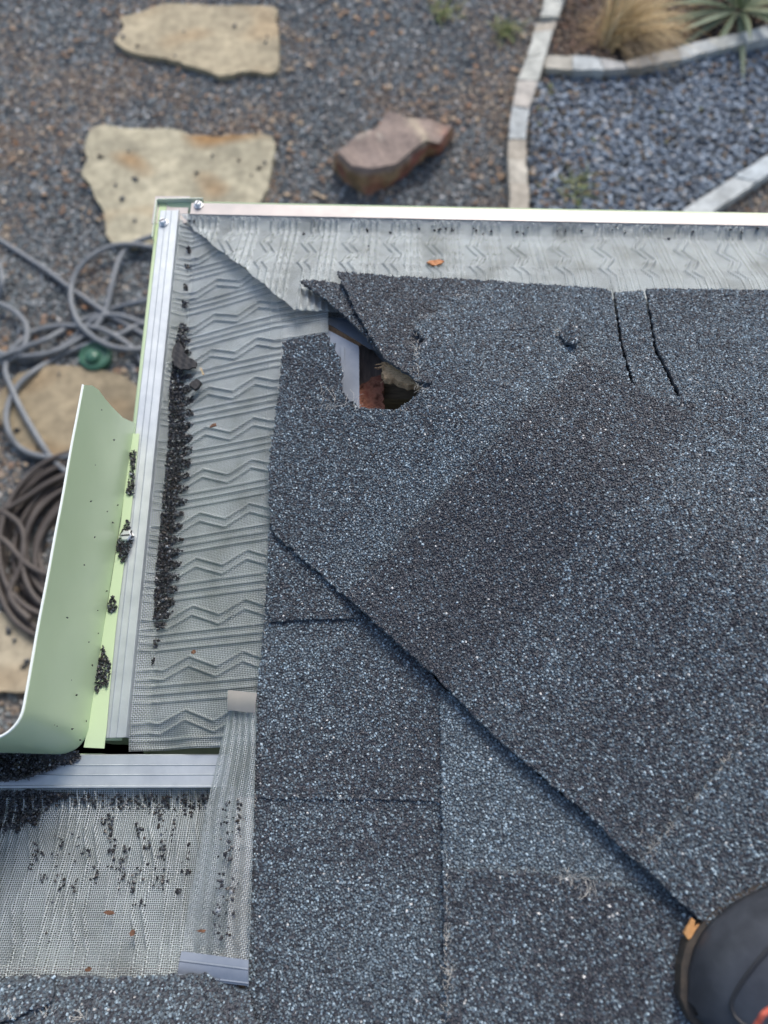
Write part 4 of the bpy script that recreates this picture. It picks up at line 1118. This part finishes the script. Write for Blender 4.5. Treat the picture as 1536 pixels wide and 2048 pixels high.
# lower left guard: heavy drift at the left, then scattered clumps
polyA = [(-60, 1590), (60, 1580), (150, 1590), (100, 1605), (70, 1650), (52, 1640), (40, 1668), (20, 1650), (0, 1690), (-60, 1700)]
polyB = [(90, 1588), (420, 1590), (410, 1620), (250, 1618), (100, 1612)]
PA = thin(scatter_px([polyA], [6000], -.034, rr), .0017)
PB = scatter_px([polyB], [300], -.034, rr)
cl = []
for cx, cy, sx, sy, n_ in [(205, 1640, 8, 12, 14), (222, 1700, 5, 22, 22), (245, 1720, 8, 14, 26), (248, 1760, 6, 10, 14), (290, 1690, 4, 10, 12), (313, 1640, 6, 14, 16), (322, 1700, 4, 22, 22), (330, 1770, 6, 8, 16), (372, 1720, 4, 16, 16), (360, 1782, 4, 4, 10), (193, 1750, 4, 10, 14), (155, 1700, 14, 20, 16),
                           (120, 1760, 10, 10, 10), (140, 1780, 20, 20, 10), (85, 1755, 5, 5, 10), (70, 1700, 6, 14, 14), (115, 1870, 4, 8, 6), (270, 1765, 5, 12, 14), (300, 1750, 14, 12, 14), (120, 1690, 8, 14, 14), (290, 1808, 4, 5, 6), (215, 1660, 4, 20, 14), (270, 1660, 6, 14, 12), (340, 1655, 5, 16, 12), (370, 1625, 6, 8, 14), (60, 1730, 4, 6, 6), (300, 1620, 8, 6, 10)]:
    cl += [at(rr.normal(cx, sx), rr.normal(cy, sy), -.02)[:2] for _ in range(n_)]
P = np.vstack([PA, thin(PB, .0018), np.array(cl)])
o_, d_, n_ = np.array(RB.o)[:2], np.array(RB.d)[:2], np.array(RB.n)[:2]
P = P[((P - o_) @ n_ < .012) | (guard_h((P - o_) @ d_, (P - o_) @ n_, WB, 2) < .002)]
grains(np.column_stack([P, gz_run(RB, P, WB, .003, 2) + rr.uniform(.0006, .0024, len(P))]), rr, .0016, "loose_granules", "dark granules strewn over the lower left mesh guard")
# on the seam strip
P = np.array([at(rr.normal(450 + (1700 - y) * .1, 7) + rr.choice([0, 22]), y, .01)[:] for y in rr.uniform(1600, 1880, 90)]); P[:, 2] += .0015
grains(P, rr, .0016, "loose_granules", "granules caught on the folded mesh seam strip")
# three piles on the splash guard flange, and one under the screw
for poly, n_, lab in [([(262, 905), (273, 903), (270, 940), (268, 990), (258, 992), (254, 985), (262, 950)], 260, "topmost black granule pile on the splash guard flange"),
                      ([(257, 1040), (263, 1060), (268, 1075), (260, 1100), (250, 1125), (244, 1124), (234, 1100), (236, 1085), (246, 1062)], 420, "black granule pile around the splash guard screw"),
                      ([(225, 1193), (231, 1197), (233, 1210), (236, 1218), (226, 1225), (219, 1226), (217, 1210)], 110, "small round black granule pile on the splash guard flange"),
                      ([(208, 1290), (214, 1312), (222, 1328), (221, 1350), (216, 1375), (204, 1372), (197, 1388), (191, 1375), (196, 1340), (203, 1310)], 480, "largest and lowest black granule pile on the splash guard flange")]:
    P = thin(scatter_px([poly], [n_ * 3], zb, rr), .0017)
    grains(np.column_stack([P, zb + .0012 + rr.uniform(0, .0025, len(P))]), rr, .0016, "loose_granules", lab)
P = np.array([at(rr.uniform(150, 240), rr.uniform(900, 1480), zb + .002)[:] for _ in range(3)])
# thick wedge of granules trapped behind the splash guard on the lower rail
polyW = [(-60, 1504), (40, 1500), (130, 1500), (156, 1504), (160, 1516), (150, 1524), (118, 1534), (92, 1546), (60, 1557), (20, 1562), (-60, 1568)]
P = thin(scatter_px([polyW], [9000], ZLIP + .004, rr), .0014)
hz = np.array([.012 * min(1, max(0, (150 - to_px(p[None], np.array([ZLIP]))[0][0]) / 90)) for p in P])
P3 = np.column_stack([P, ZLIP + .004 + hz * rr.uniform(.3, 1, len(P))])
grains(P3, rr, .0017, "loose_granules", "thick black wedge of granules on the lower rail behind the splash guard")
px_core = [(-60, 1507), (40, 1504), (130, 1504), (152, 1508), (140, 1522), (90, 1540), (30, 1556), (-60, 1562)]
V, T, _ = slab(densify([at(*p, ZLIP + .004)[:2] for p in px_core], .004, .0008), .006, lambda x, y: ZLIP + .0038 + .006 * np.clip((-.29 - x) / .03, 0, 1), .004)
link("shingle_scrap", np_mesh("shingle_scrap", V, tris=T, mat=M_ASPH), None, "black shingle scrap under the granule wedge on the lower rail", "scrap")

# ------------------------------------------------------------------ scraps and bits
def scrap(name, pts, z, th, m, label, cat, tilt=0, grp=None, jit=.0006):
    poly = [at(p[0], p[1], z)[:2] for p in pts]; cx = sum(p[0] for p in poly) / len(poly)
    V, T, _ = slab(densify(poly, .003, jit, 3), .004, lambda x, y: z + tilt * (x - cx) + .0006 * np.sin(x * 700), th)
    return link(name, np_mesh(name, V, tris=T, mat=m), None, label, cat, grp)
scrap("shingle_scrap", [(355, 681), (364, 690), (370, 706), (380, 716), (394, 726), (392, 735), (380, 738), (362, 738), (348, 730), (343, 712), (346, 694)], -.024, .003, M_ASPH, "curved black shingle scrap lying in the granule drift of the left guard", "scrap", .1)
scrap("shingle_scrap", [(384, 762), (394, 757), (402, 763), (398, 772), (389, 779), (380, 770)], -.018, .005, M_ASPH, "small black crumb of shingle beside the granule drift", "scrap", -.2)
scrap("wood_chip", [(853, 523), (866, 520), (884, 519), (889, 522), (882, 526), (872, 531), (864, 529)], .0, .0025, M_CHIP, "orange wood chip on the far mesh guard above the flap", "wood chip")
scrap("straw_bit", [(399, 735), (402, 734), (406, 742), (409, 749), (405, 750), (402, 743)], -.010, .0012, M_STRAW, "pale straw splinter beside the shingle scrap on the left guard", "splinter")
for pts, z, lab in [([(418, 852), (424, 848), (432, 846), (433, 851), (425, 853), (420, 855)], -.006, "brown leaf crumb midway up the left mesh guard"),
                    ([(381, 1304), (386, 1300), (391, 1300), (391, 1305), (387, 1308), (382, 1307)], -.012, "brown seed husk low on the left mesh guard"),
                    ([(206, 1824), (214, 1821), (226, 1822), (230, 1827), (220, 1830), (209, 1829)], .0, "longest brown leaf bit on the lower left guard"),
                    ([(258, 1866), (264, 1859), (270, 1862), (268, 1870), (262, 1873)], .004, "round brown leaf bit on the lower left guard below the long one"),
                    ([(391, 1861), (402, 1859), (412, 1860), (409, 1865), (398, 1864)], .012, "reddish leaf bit on the folded mesh strip"),
                    ([(168, 1939), (176, 1934), (184, 1937), (180, 1942), (172, 1944)], .008, "dark leaf bit at the lower roof edge"),
                    ([(486, 1636), (492, 1631), (495, 1638), (492, 1645), (487, 1643)], .014, "small brown bit by the shingle edge near the mesh strip")]:
    scrap("leaf_bit", pts, z, .0016, M_LEAFB, lab, "leaf bit", .1)

# ------------------------------------------------------------------ boot at the lower right corner
tip = on(1376, 2012, zL, .02); tipv = Vector((tip[0], tip[1], 0))
ax = Vector((.90, .30, 0)).normalized(); sx_ = Vector((-ax.y, ax.x, 0))
boot = empty("boot", Vector((tip[0] + .14, tip[1] - .03, float(zL(tip[0] + .14, 0)))), "dark grey leather boot with red laces standing at the lower right corner", "boot")
prof_a = [0, .012, .03, .055, .085, .12, .16, .2, .235, .265, .285]
half_l = [.004, .027, .041, .050, .053, .052, .046, .040, .038, .034, .012]        # towards the far side
half_r = [.004, .025, .039, .047, .050, .048, .043, .038, .037, .033, .012]
topz = [.026, .046, .055, .060, .066, .082, .108, .15, .17, .17, .16]
def boot_pt(a, s, h): 
    q = tipv + ax * a + sx_ * s
    return Vector((q.x, q.y, float(zL(q.x, q.y)) + .010 + h))
bm = bmesh.new(); rings = []; SEG = 22
aa = np.linspace(0, .285, 34)
hl, hr, tz = np.interp(aa, prof_a, half_l), np.interp(aa, prof_a, half_r), np.interp(aa, prof_a, topz)
for a_, l_, r_, t_ in zip(aa, hl, hr, tz):
    row = []
    for k in range(SEG + 1):
        th = math.pi * k / SEG; c_, s_ = math.cos(th), math.sin(th)
        ss = (abs(c_) ** .75) * (l_ if c_ > 0 else -r_); hh = .012 + (t_ - .012) * (abs(s_) ** .8)
        # raised rand seams
        if abs(hh - .034) < .004 and a_ < .12: ss *= .97
        row.append(bm.verts.new(boot_pt(a_, ss, hh)))
    rings.append(row)
for i in range(len(rings) - 1):
    for k in range(SEG): bm.faces.new((rings[i][k], rings[i][k + 1], rings[i + 1][k + 1], rings[i + 1][k]))
    bm.faces.new((rings[i][0], rings[i + 1][0], rings[i + 1][SEG], rings[i][SEG]))
M_BOOT = worn("boot_leather", (.03, .034, .043), (.055, .062, .076), 50, .5, .15)
put("upper", bm_mesh("upper", bm, M_BOOT, True), boot)
# sole with worn tan edge
def outline(off):
    o = []
    for a_, l_ in zip(aa, hl): o.append((a_ - off * (a_ < .02), l_ + off))
    for a_, r_ in list(zip(aa, hr))[::-1]: o.append((a_ - off * (a_ < .02), -r_ - off))
    return o
bm = bmesh.new(); ol = outline(.003)
lo = [bm.verts.new(boot_pt(a_, s_, -.006)) for a_, s_ in ol]; hi = [bm.verts.new(boot_pt(a_, s_, .014)) for a_, s_ in ol]
for i in range(len(ol)): j = (i + 1) % len(ol); bm.faces.new((lo[i], lo[j], hi[j], hi[i]))
bm.faces.new(hi); bm.faces.new(lo[::-1])
put("sole", bm_mesh("sole", bm, worn("worn_sole_rubber", (.03, .027, .025), (.075, .058, .042), 60, .8, .3)), boot)
# seams: toe cap line and welt line
bm = bmesh.new()
def surf(a_, frac):
    l_, r_, t_ = np.interp(a_, aa, hl), np.interp(a_, aa, hr), np.interp(a_, aa, tz); th = math.pi * frac
    c_, s_ = math.cos(th), math.sin(th)
    return boot_pt(a_, (abs(c_) ** .75) * (l_ if c_ > 0 else -r_) * 1.012, .012 + (t_ - .012) * (abs(s_) ** .8) + .0006)
tube(bm, [surf(.16 - .146 * math.sin(math.pi * min(f * 1.0, 1)) ** .6 if True else 0, .2 + .6 * f) for f in np.linspace(0.02, .98, 24)], .0013, 6)
tube(bm, [surf(.2 - .11 * math.sin(math.pi * f) ** .7, .3 + .4 * f) for f in np.linspace(0.02, .98, 20)], .0013, 6)
put("seam", bm_mesh("seam", bm, M_BLACK, True), boot)
M_LACE = worn("red_lace", (.42, .07, .04), (.62, .14, .09), 300, .7, .3)
for k in range(4):
    bm = bmesh.new(); a_ = .075 + .024 * k
    tube(bm, [surf(a_ + .012 * (f - .5), .36 + .28 * f) + Vector((0, 0, .003)) for f in np.linspace(0, 1, 9)], .0024, 6)
    put("lace", bm_mesh("lace", bm, M_LACE, True), boot)
bm = bmesh.new(); tube(bm, catmull([at(1496, 2075, .205), at(1516, 2046, .212), at(1530, 2026, .216), at(1560, 2010, .214)], 6), .0018, 6)
put("lace", bm_mesh("lace", bm, M_LACE, True), boot)
bm = bmesh.new()
pl = [surf(a_, .5) + Vector((0, 0, .001)) for a_ in np.linspace(.07, .2, 10)]
vv = []
for q in pl: vv.append([bm.verts.new(q + sx_ * w_ + Vector((0, 0, .001 - abs(w_) * .15))) for w_ in (-.016, -.006, .006, .016)])
for i in range(len(vv) - 1):
    for k in range(3): bm.faces.new((vv[i][k], vv[i][k + 1], vv[i + 1][k + 1], vv[i + 1][k]))
bmesh.ops.recalc_face_normals(bm, faces=bm.faces); bmesh.ops.solidify(bm, geom=bm.faces, thickness=.002)
put("tongue", bm_mesh("tongue", bm, M_BLACK, True), boot)
scrap("straw_bit", [(1368, 1866), (1384, 1836), (1391, 1842), (1388, 1852), (1400, 1848), (1396, 1866), (1376, 1880)], float(zL(.22, 0)) + .02, .003, mat("tan_wood", (.5, .26, .1), .7), "tan wood splinter pressed under the boot toe", "splinter")
bpy.context.view_layer.update()
